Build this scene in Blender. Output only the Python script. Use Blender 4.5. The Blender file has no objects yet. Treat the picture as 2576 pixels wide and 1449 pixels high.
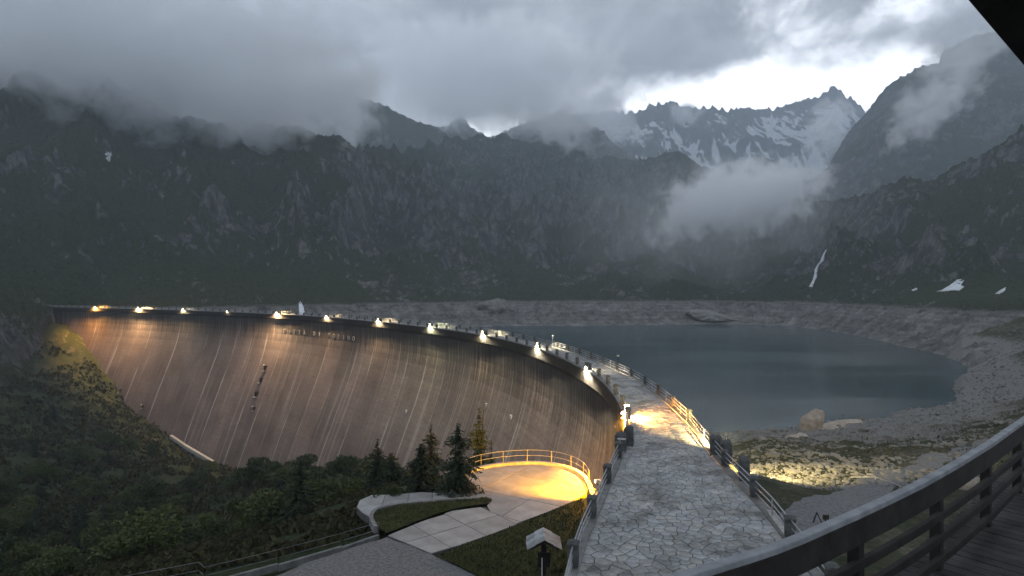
import bpy, bmesh, math, random
import numpy as np
from mathutils import Vector, Matrix, Quaternion

R = math.radians
S = bpy.context.scene
COL = S.collection
rng = np.random.default_rng(7)
random.seed(7)

# ------------------------------------------------------------------ camera
CAMZ = 11.0          # metres above the dam crest (crest = z 0)
FP = 1535.0          # focal length in reference pixels (2576 wide)
cam_d = bpy.data.cameras.new('camera')
cam = bpy.data.objects.new('camera', cam_d)
COL.objects.link(cam)
cam.location = (0, 0, CAMZ)
cam.rotation_euler = (R(90), 0, 0)
cam_d.sensor_width = 36.0
cam_d.lens = 36.0 * FP / 2576.0
cam_d.clip_start = 0.1
cam_d.clip_end = 40000
S.camera = cam

# ------------------------------------------------------------------ world
SUN_AZ, SUN_EL = R(22), R(3.0)      # azimuth from +Y towards +X
W = bpy.data.worlds.new('World')
S.world = W
W.use_nodes = True
nt = W.node_tree
nt.nodes.clear()


class NB:
    """tiny node-graph helper"""
    def __init__(self, tree):
        self.t = tree

    def n(self, kind, **kw):
        nd = self.t.nodes.new(kind)
        ins = kw.pop('ins', {})
        for k, v in kw.items():
            setattr(nd, k, v)
        for k, v in ins.items():
            self.put(nd.inputs[k], v)
        return nd

    def put(self, sock, v):
        if isinstance(v, bpy.types.NodeSocket):
            self.t.links.new(v, sock)
        else:
            try:
                sock.default_value = v
            except Exception:
                sock.default_value = (*v, 1.0)

    def m(self, op, a, b=0.0, c=None, clamp=False):
        nd = self.n('ShaderNodeMath', operation=op, use_clamp=clamp)
        self.put(nd.inputs[0], a)
        self.put(nd.inputs[1], b)
        if c is not None:
            self.put(nd.inputs[2], c)
        return nd.outputs[0]

    def vm(self, op, a, b=(0, 0, 0)):
        nd = self.n('ShaderNodeVectorMath', operation=op)
        self.put(nd.inputs[0], a)
        self.put(nd.inputs[1], b)
        return nd.outputs[0]

    def noise(self, vec, scale, detail=4.0, rough=0.55, dist=0.0, col=False):
        nd = self.n('ShaderNodeTexNoise')
        self.put(nd.inputs['Vector'], vec)
        nd.inputs['Scale'].default_value = scale
        nd.inputs['Detail'].default_value = detail
        nd.inputs['Roughness'].default_value = rough
        nd.inputs['Distortion'].default_value = dist
        return nd.outputs['Color'] if col else nd.outputs['Fac']

    def smooth(self, x, a, b, lo=0.0, hi=1.0):
        nd = self.n('ShaderNodeMapRange', interpolation_type='SMOOTHSTEP')
        self.put(nd.inputs['Value'], x)
        nd.inputs['From Min'].default_value = a
        nd.inputs['From Max'].default_value = b
        nd.inputs['To Min'].default_value = lo
        nd.inputs['To Max'].default_value = hi
        return nd.outputs[0]

    def ramp(self, fac, stops):
        nd = self.n('ShaderNodeValToRGB')
        e = nd.color_ramp.elements
        while len(e) < len(stops):
            e.new(0.5)
        for i, (p, c) in enumerate(stops):
            e[i].position = p
            e[i].color = (*c, 1.0)
        self.put(nd.inputs[0], fac)
        return nd.outputs[0]

    def mix(self, fac, a, b, mode='MIX'):
        nd = self.n('ShaderNodeMix', data_type='RGBA', blend_type=mode)
        self.put(nd.inputs[0], fac)
        self.put(nd.inputs[6], a)
        self.put(nd.inputs[7], b)
        return nd.outputs[2]

    def xyz(self, v):
        nd = self.n('ShaderNodeSeparateXYZ')
        self.put(nd.inputs[0], v)
        return nd.outputs

    def comb(self, x, y, z):
        nd = self.n('ShaderNodeCombineXYZ')
        for i, v in enumerate((x, y, z)):
            self.put(nd.inputs[i], v)
        return nd.outputs[0]


wb = NB(nt)
out = wb.n('ShaderNodeOutputWorld')
tc = wb.n('ShaderNodeTexCoord')
d = tc.outputs['Generated']
dx, dy, dz = wb.xyz(d)
sky = wb.n('ShaderNodeTexSky', sky_type='NISHITA')
sky.sun_disc = False
sky.sun_elevation = SUN_EL
sky.sun_rotation = SUN_AZ
sky.altitude = 1900
sky.air_density = 1.0
sky.dust_density = 2.0
sky.ozone_density = 2.0
# cloud deck seen as a ceiling: project the direction on a plane overhead
zc = wb.m('MAXIMUM', dz, 0.06)
pv = wb.comb(wb.m('DIVIDE', dx, zc), wb.m('DIVIDE', dy, zc), wb.m('MULTIPLY', dz, 2.0))
big = wb.noise(pv, 0.55, 6.0, 0.55, 0.3)
fine = wb.noise(wb.vm('ADD', d, (7.7, 2.2, 1.0)), 5.5, 8.0, 0.6, 0.3)
el = wb.m('DIVIDE', dz, wb.m('MAXIMUM', wb.m('SQRT', wb.m('ADD', wb.m('MULTIPLY', dx, dx), wb.m('MULTIPLY', dy, dy))), 0.05))
# cover grows with elevation: the deck is broken low over the ridges, closed above
# the deck is torn open low down towards the set sun, closed elsewhere
toward = wb.m('ADD', wb.m('MULTIPLY', dx, math.sin(SUN_AZ)), wb.m('MULTIPLY', dy, math.cos(SUN_AZ)))
away = wb.m('SUBTRACT', 1.0, toward)
cov = wb.m('ADD', wb.m('MINIMUM', wb.m('MULTIPLY', wb.m('SUBTRACT', el, 0.318), 14.0), 0.52), wb.m('MULTIPLY', wb.m('SUBTRACT', fine, 0.5), 3.0))
cov = wb.m('ADD', cov, wb.m('MULTIPLY', wb.m('SUBTRACT', big, 0.5), 1.0))
cov = wb.m('ADD', cov, wb.m('MULTIPLY', wb.m('SUBTRACT', away, 0.065), 9.0))
cover = wb.smooth(cov, -0.45, 0.62)
tone = wb.m('ADD', wb.m('MULTIPLY', big, 0.5), wb.m('MULTIPLY', wb.noise(d, 4.0, 8.0, 0.6, 0.6), 0.5))
cloudc = wb.ramp(tone, [(0.38, (0.72, 0.76, 0.83)), (0.46, (0.42, 0.455, 0.51)), (0.53, (0.235, 0.257, 0.297)), (0.62, (0.40, 0.43, 0.485))])
skyc = wb.vm('MULTIPLY', sky.outputs[0], (0.12, 0.12, 0.12))
gap = wb.mix(0.75, skyc, (3.0, 3.1, 3.3))
wcol = wb.mix(cover, gap, cloudc)
bg = wb.n('ShaderNodeBackground', ins={'Color': wcol, 'Strength': 1.52})
nt.links.new(bg.outputs[0], out.inputs[0])

sun_d = bpy.data.lights.new('sun', 'SUN')
sun = bpy.data.objects.new('sun', sun_d)
COL.objects.link(sun)
sun_d.energy = 0.35
sun_d.angle = R(25)
sun_d.color = (1.0, 0.95, 0.9)
sun_el = R(22)       # soft glow of the bright cloud gap above the ridge
sdir = Vector((math.sin(SUN_AZ) * math.cos(sun_el), math.cos(SUN_AZ) * math.cos(sun_el), math.sin(sun_el)))
sun.rotation_euler = sdir.to_track_quat('Z', 'Y').to_euler()

S.view_settings.view_transform = 'Standard'
S.view_settings.look = 'None'
S.view_settings.exposure = 0.0
S.view_settings.gamma = 1.0
S.view_settings.use_curve_mapping = False
S.render.engine = 'CYCLES'
cy = S.cycles
cy.use_denoising = True
cy.use_adaptive_sampling = True
cy.adaptive_threshold = 0.02
cy.max_bounces = 18
cy.diffuse_bounces = 2
cy.glossy_bounces = 2
cy.transmission_bounces = 2
cy.volume_bounces = 16
cy.transparent_max_bounces = 8
cy.volume_step_rate = 1.0
cy.volume_max_steps = 256
cy.sample_clamp_indirect = 3.0
cy.caustics_reflective = False
cy.caustics_refractive = False


# ------------------------------------------------------------------ helpers
def P(px, py, depth):
    """reference pixel + distance -> point of the place"""
    return Vector(((px - 1288.0) / FP * depth, depth, CAMZ - (py - 724.5) / FP * depth))


def G(px, py, z):
    return P(px, py, (CAMZ - z) * FP / (py - 724.5))


def noise2(x, y, seed=0):
    x = np.asarray(x, float)
    y = np.asarray(y, float)
    xi = np.floor(x).astype(np.int64)
    yi = np.floor(y).astype(np.int64)
    xf = x - xi
    yf = y - yi

    def g(ix, iy, fx, fy):
        h = (ix * 374761393 + iy * 668265263 + seed * 2147483647) & 0xffffffff
        h = ((h ^ (h >> 13)) * 1274126177) & 0xffffffff
        h = h ^ (h >> 16)
        a = h.astype(float) * (2 * math.pi / 4294967296.0)
        return np.cos(a) * fx + np.sin(a) * fy
    u = xf * xf * xf * (xf * (xf * 6 - 15) + 10)
    v = yf * yf * yf * (yf * (yf * 6 - 15) + 10)
    a = g(xi, yi, xf, yf)
    b = g(xi + 1, yi, xf - 1, yf)
    c = g(xi, yi + 1, xf, yf - 1)
    e = g(xi + 1, yi + 1, xf - 1, yf - 1)
    return ((a + (b - a) * u) + ((c + (e - c) * u) - (a + (b - a) * u)) * v) * 1.4


def fbm(x, y, octv=5, seed=0, gain=0.5):
    s = 0.0
    a = 1.0
    for i in range(octv):
        s = s + a * noise2(x, y, seed + i * 17)
        x = x * 2.03 + 5.1
        y = y * 2.03 - 3.7
        a *= gain
    return s


def ridged(x, y, octv=5, seed=0, gain=0.55):
    s = 0.0
    a = 1.0
    w = 1.0
    for i in range(octv):
        n = 1.0 - np.abs(noise2(x, y, seed + i * 31)) * 1.6
        n = n * n * w
        w = np.clip(n * 1.3, 0, 1)
        s = s + a * n
        x = x * 2.11 + 1.7
        y = y * 2.11 + 9.2
        a *= gain
    return s - 0.8


def link(name, me, mat=None, parent=None):
    o = bpy.data.objects.new(name, me)
    COL.objects.link(o)
    if mat is not None and not me.materials:
        me.materials.append(mat)
    if parent is not None:
        o.parent = parent
    return o


def tag(o, label=None, cat=None, group=None, kind=None):
    if label:
        o['label'] = label
    if cat:
        o['category'] = cat
    if group:
        o['group'] = group
    if kind:
        o['kind'] = kind
    return o


def empty(name, loc=(0, 0, 0), rz=0.0):
    o = bpy.data.objects.new(name, None)
    COL.objects.link(o)
    o.location = loc
    o.rotation_euler = (0, 0, rz)
    return o


def mesh_np(name, V, F, smooth=False):
    """V (n,3), F (m,k) equal-sized polygons"""
    V = np.ascontiguousarray(V, dtype=np.float32)
    F = np.ascontiguousarray(F, dtype=np.int32)
    me = bpy.data.meshes.new(name)
    me.vertices.add(len(V))
    me.vertices.foreach_set('co', V.ravel())
    k = F.shape[1]
    me.loops.add(F.size)
    me.loops.foreach_set('vertex_index', F.ravel())
    me.polygons.add(len(F))
    me.polygons.foreach_set('loop_start', np.arange(0, F.size, k, dtype=np.int32))
    try:
        me.polygons.foreach_set('loop_total', np.full(len(F), k, dtype=np.int32))
    except Exception:
        pass
    me.polygons.foreach_set('use_smooth', np.full(len(F), smooth, dtype=bool))
    me.update(calc_edges=True)
    me.validate()
    return me


def grid_mesh(name, V, smooth=True):
    r, c = V.shape[:2]
    idx = np.arange(r * c).reshape(r, c)
    F = np.stack([idx[:-1, :-1], idx[:-1, 1:], idx[1:, 1:], idx[1:, :-1]], -1).reshape(-1, 4)
    return mesh_np(name, V.reshape(-1, 3), F, smooth)


class MB:
    """collects shapes into one mesh"""
    def __init__(self):
        self.v = []
        self.f = []

    def add(self, vs, fs):
        b = len(self.v)
        self.v += [tuple(p) for p in vs]
        self.f += [tuple(b + i for i in q) for q in fs]
        return self

    def box(self, c, s, rz=0.0, taper=1.0):
        c = Vector(c)
        hx, hy, hz = s[0] / 2, s[1] / 2, s[2] / 2
        cs, sn = math.cos(rz), math.sin(rz)
        vs = []
        for dz, k in ((-hz, 1.0), (hz, taper)):
            for ax, ay in ((-hx, -hy), (hx, -hy), (hx, hy), (-hx, hy)):
                ax, ay = ax * k, ay * k
                vs.append(c + Vector((ax * cs - ay * sn, ax * sn + ay * cs, dz)))
        return self.add(vs, [(3, 2, 1, 0), (4, 5, 6, 7), (0, 1, 5, 4), (1, 2, 6, 5), (2, 3, 7, 6), (3, 0, 4, 7)])

    def beam(self, a, b, w, h, up=(0, 0, 1)):
        a = Vector(a)
        b = Vector(b)
        t = (b - a).normalized()
        sd = t.cross(Vector(up)).normalized()
        u = sd.cross(t).normalized()
        vs = []
        for p in (a, b):
            for i, j in ((-1, -1), (1, -1), (1, 1), (-1, 1)):
                vs.append(p + sd * (i * w / 2) + u * (j * h / 2))
        return self.add(vs, [(3, 2, 1, 0), (4, 5, 6, 7), (0, 1, 5, 4), (1, 2, 6, 5), (2, 3, 7, 6), (3, 0, 4, 7)])

    def tube(self, pts, r, n=8, r2=None):
        pts = [Vector(p) for p in pts]
        r2 = r if r2 is None else r2
        b = []
        m = len(pts)
        for i, p in enumerate(pts):
            t = (pts[min(i + 1, m - 1)] - pts[max(i - 1, 0)]).normalized()
            ref = Vector((0, 0, 1)) if abs(t.z) < 0.9 else Vector((1, 0, 0))
            sd = t.cross(ref).normalized()
            u = sd.cross(t)
            rr = r + (r2 - r) * i / max(1, m - 1)
            for k in range(n):
                a = 2 * math.pi * k / n
                b.append(p + sd * (rr * math.cos(a)) + u * (rr * math.sin(a)))
        fs = []
        for i in range(m - 1):
            for k in range(n):
                k2 = (k + 1) % n
                fs.append((i * n + k, i * n + k2, (i + 1) * n + k2, (i + 1) * n + k))
        fs.append(tuple(range(n - 1, -1, -1)))
        fs.append(tuple((m - 1) * n + k for k in range(n)))
        return self.add(b, fs)

    def prism(self, poly, z0, z1):
        """poly of (x,y); z may be number"""
        n = len(poly)
        vs = [(p[0], p[1], z0) for p in poly] + [(p[0], p[1], z1) for p in poly]
        fs = [tuple(range(n - 1, -1, -1)), tuple(range(n, 2 * n))]
        for i in range(n):
            j = (i + 1) % n
            fs.append((i, j, n + j, n + i))
        return self.add(vs, fs)

    def mesh(self, name, smooth=False, fix=True):
        me = bpy.data.meshes.new(name)
        me.from_pydata(self.v, [], self.f)
        if fix:
            bm = bmesh.new()
            bm.from_mesh(me)
            bmesh.ops.recalc_face_normals(bm, faces=bm.faces)
            bm.to_mesh(me)
            bm.free()
        if smooth:
            me.polygons.foreach_set('use_smooth', [True] * len(me.polygons))
        me.update()
        return me

    def build(self, name, mat, parent=None, smooth=False, bevel=0.0):
        o = link(name, self.mesh(name, smooth), mat, parent)
        if bevel:
            md = o.modifiers.new('bevel', 'BEVEL')
            md.width = bevel
            md.segments = 2
        return o


# ------------------------------------------------------------------ materials
def new_mat(name):
    m = bpy.data.materials.new(name)
    m.use_nodes = True
    t = m.node_tree
    b = NB(t)
    p = t.nodes['Principled BSDF']
    p.inputs['Specular IOR Level'].default_value = 0.25
    return m, b, p


def geo(b):
    return b.n('ShaderNodeNewGeometry').outputs


def bump(b, p, h, strength=0.5, dist=0.1):
    nd = b.n('ShaderNodeBump', ins={'Strength': strength, 'Distance': dist, 'Height': h})
    b.put(p.inputs['Normal'], nd.outputs[0])


def simple(name, c1, c2, scale=3.0, rough=0.8, metal=0.0, bmp=0.3, bd=0.02, detail=5.0, coord='Object', stretch=(1, 1, 1)):
    m, b, p = new_mat(name)
    v = b.n('ShaderNodeTexCoord').outputs[coord]
    v = b.vm('MULTIPLY', v, stretch)
    n = b.noise(v, scale, detail, 0.6)
    c = b.ramp(n, [(0.32, c1), (0.68, c2)])
    oi = b.n('ShaderNodeObjectInfo').outputs['Random']
    c = b.mix(1.0, c, b.ramp(oi, [(0.0, (0.86, 0.86, 0.86)), (1.0, (1.14, 1.14, 1.14))]), 'MULTIPLY')
    b.put(p.inputs['Base Color'], c)
    p.inputs['Roughness'].default_value = rough
    p.inputs['Metallic'].default_value = metal
    if bmp:
        bump(b, p, b.noise(v, scale * 4, 4.0, 0.65), bmp, bd)
    return m


def mountain_mat(name, veg=0.5, scale=1.0, ring=False, rockc=((0.026, 0.027, 0.027), (0.20, 0.194, 0.184)), snow=False):
    m, b, p = new_mat(name)
    g = geo(b)
    pos, nor = g['Position'], g['Normal']
    nz = b.xyz(nor)[2]
    z = b.xyz(pos)[2]
    n1 = b.noise(pos, 0.012 * scale, 5.0, 0.6)
    n2 = b.noise(b.vm('MULTIPLY', pos, (1, 1, 0.55)), 0.09 * scale, 8.0, 0.68, 0.5)
    n3 = b.noise(pos, 0.5 * scale, 4.0, 0.7)
    rock = b.ramp(n2, [(0.34, rockc[0]), (0.50, tuple((a + c) / 2 * 0.7 for a, c in zip(*rockc))), (0.68, rockc[1])])
    vegc = b.ramp(n3, [(0.3, (0.016, 0.025, 0.012)), (0.7, (0.062, 0.072, 0.032))])
    fac = b.m('ADD', b.m('MULTIPLY', nz, 0.7), b.m('MULTIPLY', n1, 0.9))
    fac = b.m('ADD', fac, b.m('MULTIPLY', b.m('SUBTRACT', n2, 0.5), -1.3))
    fac = b.m('ADD', fac, b.m('MULTIPLY', b.m('SUBTRACT', n1, 0.5), 1.1))
    fac = b.m('ADD', fac, b.smooth(b.xyz(pos)[0], -60.0, -380.0, 0.0, 0.22))
    fac = b.smooth(fac, 0.96 - veg * 0.5, 1.28 - veg * 0.5)
    c = b.mix(fac, rock, vegc)
    if ring:
        pale = b.ramp(n2, [(0.32, (0.075, 0.072, 0.068)), (0.5, (0.19, 0.18, 0.168)), (0.66, (0.33, 0.315, 0.295))])
        pale = b.mix(1.0, pale, b.ramp(b.noise(b.comb(0.0, 0.0, b.m('MULTIPLY', z, 0.5)), 1.0, 3.0), [(0.35, (0.8, 0.8, 0.8)), (0.65, (1.15, 1.15, 1.15))]), 'MULTIPLY')
        zz = b.m('ADD', z, b.m('MULTIPLY', b.m('SUBTRACT', n2, 0.5), 11.0))
        xr = b.m('MAXIMUM', b.smooth(b.xyz(pos)[0], -150.0, -100.0), b.smooth(b.xyz(pos)[1], 335.0, 365.0))
        c = b.mix(b.m('MULTIPLY', b.smooth(zz, -1.2, -3.6), xr), c, pale)
    if snow:
        at = b.n('ShaderNodeAttribute', attribute_name='snow').outputs['Fac']
        sf = b.smooth(b.m('ADD', at, b.m('MULTIPLY', b.m('SUBTRACT', n2, 0.5), 0.5)), 0.42, 0.52)
        c = b.mix(sf, c, (0.75, 0.78, 0.82))
    b.put(p.inputs['Base Color'], c)
    p.inputs['Roughness'].default_value = 0.95
    p.inputs['Specular IOR Level'].default_value = 0.1
    bump(b, p, b.m('ADD', n2, b.m('MULTIPLY', n3, 0.25)), 1.0, 5.0 / scale)
    return m


M_mount = mountain_mat('mountain_rock', 0.62, 1.0, True)
M_mount2 = mountain_mat('ridge_rock', 0.45, 0.5)
M_far = mountain_mat('snowy_rock', 0.05, 0.22, snow=True)


def ground_mat(name, cols, rocks, ring=None, scale=0.35):
    """grass, heath and soil with stony patches; pale bare rock below the high-water mark"""
    m, b, p = new_mat(name)
    g = geo(b)
    pos = g['Position']
    nz = b.xyz(g['Normal'])[2]
    n1 = b.noise(pos, scale * 0.16, 5.0, 0.6)
    n2 = b.noise(pos, scale, 7.0, 0.68, 0.4)
    n3 = b.noise(pos, scale * 7, 4.0, 0.7)
    c = b.ramp(b.m('ADD', b.m('MULTIPLY', n2, 0.6), b.m('MULTIPLY', n1, 0.4)), [(0.34, cols[0]), (0.50, cols[1]), (0.64, cols[2])])
    c = b.mix(1.0, c, b.ramp(n3, [(0.3, (0.65, 0.65, 0.65)), (0.7, (1.35, 1.35, 1.35))]), 'MULTIPLY')
    rk = b.ramp(n3, [(0.3, rocks[0]), (0.7, rocks[1])])
    f = b.m('ADD', b.m('MULTIPLY', b.m('SUBTRACT', n2, 0.5), 2.2), b.m('MULTIPLY', b.m('SUBTRACT', 1.0, nz), 1.4))
    c = b.mix(b.smooth(f, 0.35, 0.6), c, rk)
    if ring is not None:
        z = b.xyz(pos)[2]
        pale = b.ramp(n3, [(0.3, (0.13, 0.127, 0.118)), (0.7, (0.29, 0.28, 0.26))])
        zz = b.m('ADD', z, b.m('MULTIPLY', b.m('SUBTRACT', n2, 0.5), 7.0))
        c = b.mix(b.smooth(zz, ring - 1.2, ring + 1.2), pale, c)
    b.put(p.inputs['Base Color'], c)
    p.inputs['Roughness'].default_value = 0.95
    p.inputs['Specular IOR Level'].default_value = 0.1
    bump(b, p, b.m('ADD', n2, b.m('MULTIPLY', n3, 0.4)), 0.9, 0.6)
    return m


M_valley = ground_mat('hillside_ground', [(0.016, 0.027, 0.013), (0.036, 0.047, 0.021), (0.066, 0.062, 0.035)], [(0.07, 0.068, 0.068), (0.16, 0.155, 0.15)])
M_bank = ground_mat('bank_ground', [(0.026, 0.033, 0.017), (0.055, 0.058, 0.034), (0.13, 0.118, 0.088)], [(0.11, 0.105, 0.095), (0.25, 0.24, 0.215)], ring=-12.5, scale=0.5)
M_base = simple('far_ground', (0.03, 0.035, 0.025), (0.08, 0.08, 0.07), 0.01, 0.95, bmp=0)
M_gravel = simple('gravel', (0.10, 0.10, 0.10), (0.24, 0.235, 0.23), 6.0, 0.95, bmp=0.6, bd=0.02)
M_grass = ground_mat('lawn', [(0.022, 0.034, 0.010), (0.045, 0.058, 0.018), (0.075, 0.075, 0.03)], [(0.06, 0.05, 0.03), (0.1, 0.085, 0.05)], scale=1.2)
M_stone = simple('paving_stone_face', (0.20, 0.205, 0.205), (0.40, 0.405, 0.40), 2.2, 0.85, bmp=0.5, bd=0.02, coord='Object')
M_mortar = simple('paving_mortar', (0.055, 0.055, 0.053), (0.115, 0.113, 0.108), 5.0, 0.95, bmp=0.4)
M_post = simple('weathered_concrete_post', (0.045, 0.047, 0.045), (0.13, 0.13, 0.125), 3.0, 0.95, bmp=0.6, bd=0.03)
M_kerb = simple('kerb_concrete', (0.12, 0.12, 0.115), (0.24, 0.24, 0.23), 2.0, 0.9, bmp=0.4)
M_slab = simple('concrete_slab', (0.23, 0.222, 0.21), (0.36, 0.35, 0.335), 0.7, 0.9, bmp=0.3, bd=0.02)
M_palekerb = simple('pale_kerb', (0.30, 0.29, 0.27), (0.5, 0.49, 0.46), 2.0, 0.9)
M_rail = simple('galvanised_rail', (0.24, 0.25, 0.26), (0.42, 0.43, 0.44), 5.0, 0.55, 0.3, bmp=0.1)
M_white = simple('white_paint', (0.6, 0.6, 0.6), (0.78, 0.78, 0.77), 5.0, 0.6, bmp=0.1)
M_wood = simple('grey_weathered_wood', (0.19, 0.20, 0.21), (0.34, 0.355, 0.37), 5.0, 0.85, bmp=0.5, bd=0.008)
M_wood2 = simple('dark_stained_wood', (0.010, 0.009, 0.008), (0.032, 0.028, 0.025), 3.0, 0.8, bmp=0.4, bd=0.01)
M_deck = simple('deck_board_wood', (0.02, 0.019, 0.0185), (0.075, 0.072, 0.07), 2.5, 0.85, bmp=0.6, bd=0.01)
M_rock = simple('pale_boulder_rock', (0.27, 0.215, 0.165), (0.46, 0.39, 0.31), 0.9, 0.95, bmp=0.8, bd=0.15)
M_rubble = simple('rubble_rock', (0.13, 0.127, 0.118), (0.27, 0.26, 0.24), 0.35, 0.95, bmp=0.5, bd=0.05, coord='Object')
M_bark = simple('bark', (0.025, 0.02, 0.016), (0.07, 0.055, 0.042), 6.0, 0.95, bmp=0.6)
M_snow = simple('old_snow', (0.62, 0.65, 0.69), (0.82, 0.84, 0.87), 0.3, 0.8, bmp=0.4, bd=0.3)
M_fall = simple('falling_water', (0.45, 0.48, 0.5), (0.8, 0.82, 0.84), 0.5, 0.5, bmp=0.3)
M_dark = simple('dark_metal', (0.012, 0.012, 0.013), (0.04, 0.04, 0.042), 4.0, 0.6, 0.2, bmp=0.1)


def leaf_mat(name, c1, c2, var=0.25):
    m, b, p = new_mat(name)
    pos = geo(b)['Position']
    n = b.noise(pos, 1.7, 3.0, 0.6)
    c = b.ramp(n, [(0.3, c1), (0.7, c2)])
    oi = b.n('ShaderNodeObjectInfo').outputs['Random']
    c = b.mix(1.0, c, b.ramp(oi, [(0.0, (1 - var, 1 - var * 0.7, 1 - var)), (1.0, (1 + var * 1.4, 1 + var, 1 + var * 0.5))]), 'MULTIPLY')
    b.put(p.inputs['Base Color'], c)
    p.inputs['Roughness'].default_value = 0.8
    return m


M_spruce = leaf_mat('spruce_needles', (0.014, 0.024, 0.014), (0.035, 0.05, 0.026))
M_larch = leaf_mat('larch_needles', (0.04, 0.06, 0.018), (0.085, 0.105, 0.035))
M_leaf = leaf_mat('shrub_leaves', (0.018, 0.030, 0.013), (0.078, 0.098, 0.038), 0.45)
M_heath = leaf_mat('heath_leaves', (0.018, 0.024, 0.011), (0.055, 0.05, 0.022), 0.3)


def emit_mat(name, col, strength):
    m = bpy.data.materials.new(name)
    m.use_nodes = True
    t = m.node_tree
    t.nodes.clear()
    o = t.nodes.new('ShaderNodeOutputMaterial')
    e = t.nodes.new('ShaderNodeEmission')
    e.inputs[0].default_value = (*col, 1)
    e.inputs[1].default_value = strength
    t.links.new(e.outputs[0], o.inputs[0])
    return m


# dam face concrete: UV = (metres along the crest, metres below the crest)
def dam_mat():
    m, b, p = new_mat('dam_concrete')
    uv = b.n('ShaderNodeUVMap', uv_map='dam').outputs[0]
    u, v, _ = b.xyz(uv)
    blot = b.noise(uv, 0.06, 5.0, 0.6)
    fine = b.noise(uv, 1.3, 6.0, 0.7)
    c = b.ramp(blot, [(0.30, (0.105, 0.080, 0.072)), (0.55, (0.175, 0.135, 0.120)), (0.72, (0.23, 0.182, 0.158))])
    c = b.mix(1.0, c, b.ramp(fine, [(0.3, (0.72, 0.72, 0.72)), (0.7, (1.25, 1.25, 1.25))]), 'MULTIPLY')
    blk = b.n('ShaderNodeTexWhiteNoise', noise_dimensions='1D', ins={'W': b.m('FLOOR', b.m('DIVIDE', b.m('ADD', u, 6.0), 12.0))}).outputs['Value']
    c = b.mix(1.0, c, b.ramp(blk, [(0.0, (0.84, 0.84, 0.85)), (1.0, (1.14, 1.12, 1.1))]), 'MULTIPLY')
    # horizontal lift lines every 2 m and shutter-board grain
    lift = b.m('ABSOLUTE', b.m('SUBTRACT', b.m('FRACT', b.m('DIVIDE', v, 2.0)), 0.5))
    c = b.mix(b.smooth(lift, 0.44, 0.5, 0.0, 0.5), c, (0.09, 0.08, 0.07))
    # pale lime runs down the contraction joints, and fainter ones between
    wob = b.m('MULTIPLY', b.m('SUBTRACT', b.noise(b.comb(b.m('MULTIPLY', u, 0.02), b.m('MULTIPLY', v, 0.12), 3.0), 1.0, 4.0), 0.5), 0.7)
    uw = b.m('ADD', u, wob)
    jd = b.m('MULTIPLY', b.m('ABSOLUTE', b.m('SUBTRACT', b.m('FRACT', b.m('DIVIDE', uw, 12.0)), 0.5)), 12.0)
    brk = b.noise(b.comb(b.m('MULTIPLY', u, 0.083), b.m('MULTIPLY', v, 0.055), 9.0), 1.0, 3.0)
    width = b.smooth(brk, 0.38, 0.62, 0.04, 0.46)
    jr = b.n('ShaderNodeTexWhiteNoise', noise_dimensions='1D', ins={'W': b.m('ADD', b.m('FLOOR', b.m('DIVIDE', u, 12.0)), 0.37)}).outputs['Value']
    width = b.m('MULTIPLY', width, b.smooth(jr, 0.0, 1.0, 0.15, 1.7))
    run = b.m('SUBTRACT', 1.0, b.m('DIVIDE', jd, width), clamp=True)
    run = b.m('MULTIPLY', run, b.smooth(v, 6.0, 12.0))
    c = b.mix(b.m('MULTIPLY', run, 0.55), c, (0.55, 0.53, 0.49))
    st = b.noise(b.comb(b.m('MULTIPLY', u, 0.55), b.m('MULTIPLY', v, 0.012), 1.0), 1.0, 6.0, 0.7)
    c = b.mix(b.m('MULTIPLY', b.smooth(st, 0.53, 0.72), 0.6), c, (0.38, 0.345, 0.31))
    # dark algae streaks hanging from the crest
    al = b.noise(b.comb(b.m('MULTIPLY', u, 1.5), b.m('MULTIPLY', v, 0.03), 5.0), 1.0, 6.0, 0.75)
    reach = b.m('ADD', b.m('MULTIPLY', al, 26.0), b.m('MULTIPLY', b.noise(b.comb(b.m('MULTIPLY', u, 0.06), 0.0, 2.0), 1.0, 3.0), 8.0))
    dk = b.smooth(b.m('SUBTRACT', b.m('SUBTRACT', reach, 9.0), v), -2.0, 5.0)
    c = b.mix(b.m('MULTIPLY', dk, 0.85), c, b.ramp(al, [(0.35, (0.085, 0.083, 0.08)), (0.6, (0.028, 0.028, 0.029))]))
    sd = b.smooth(b.noise(b.comb(b.m('MULTIPLY', u, 3.2), b.m('MULTIPLY', v, 0.02), 7.0), 1.0, 5.0, 0.7), 0.50, 0.66)
    c = b.mix(b.m('MULTIPLY', sd, b.smooth(v, 24.0, 2.0, 0.0, 0.85)), c, (0.018, 0.018, 0.019))
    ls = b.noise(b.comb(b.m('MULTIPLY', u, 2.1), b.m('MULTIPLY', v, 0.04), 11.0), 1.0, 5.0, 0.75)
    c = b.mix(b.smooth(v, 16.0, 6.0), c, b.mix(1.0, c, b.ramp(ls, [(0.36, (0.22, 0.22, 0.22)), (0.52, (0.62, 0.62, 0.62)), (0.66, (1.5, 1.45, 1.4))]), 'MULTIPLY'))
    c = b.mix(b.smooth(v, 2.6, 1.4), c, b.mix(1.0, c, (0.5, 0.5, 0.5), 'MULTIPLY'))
    b.put(p.inputs['Base Color'], c)
    p.inputs['Roughness'].default_value = 0.92
    bump(b, p, b.m('ADD', fine, b.m('MULTIPLY', st, 1.0)), 0.5, 0.15)
    return m


M_dam = dam_mat()

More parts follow.
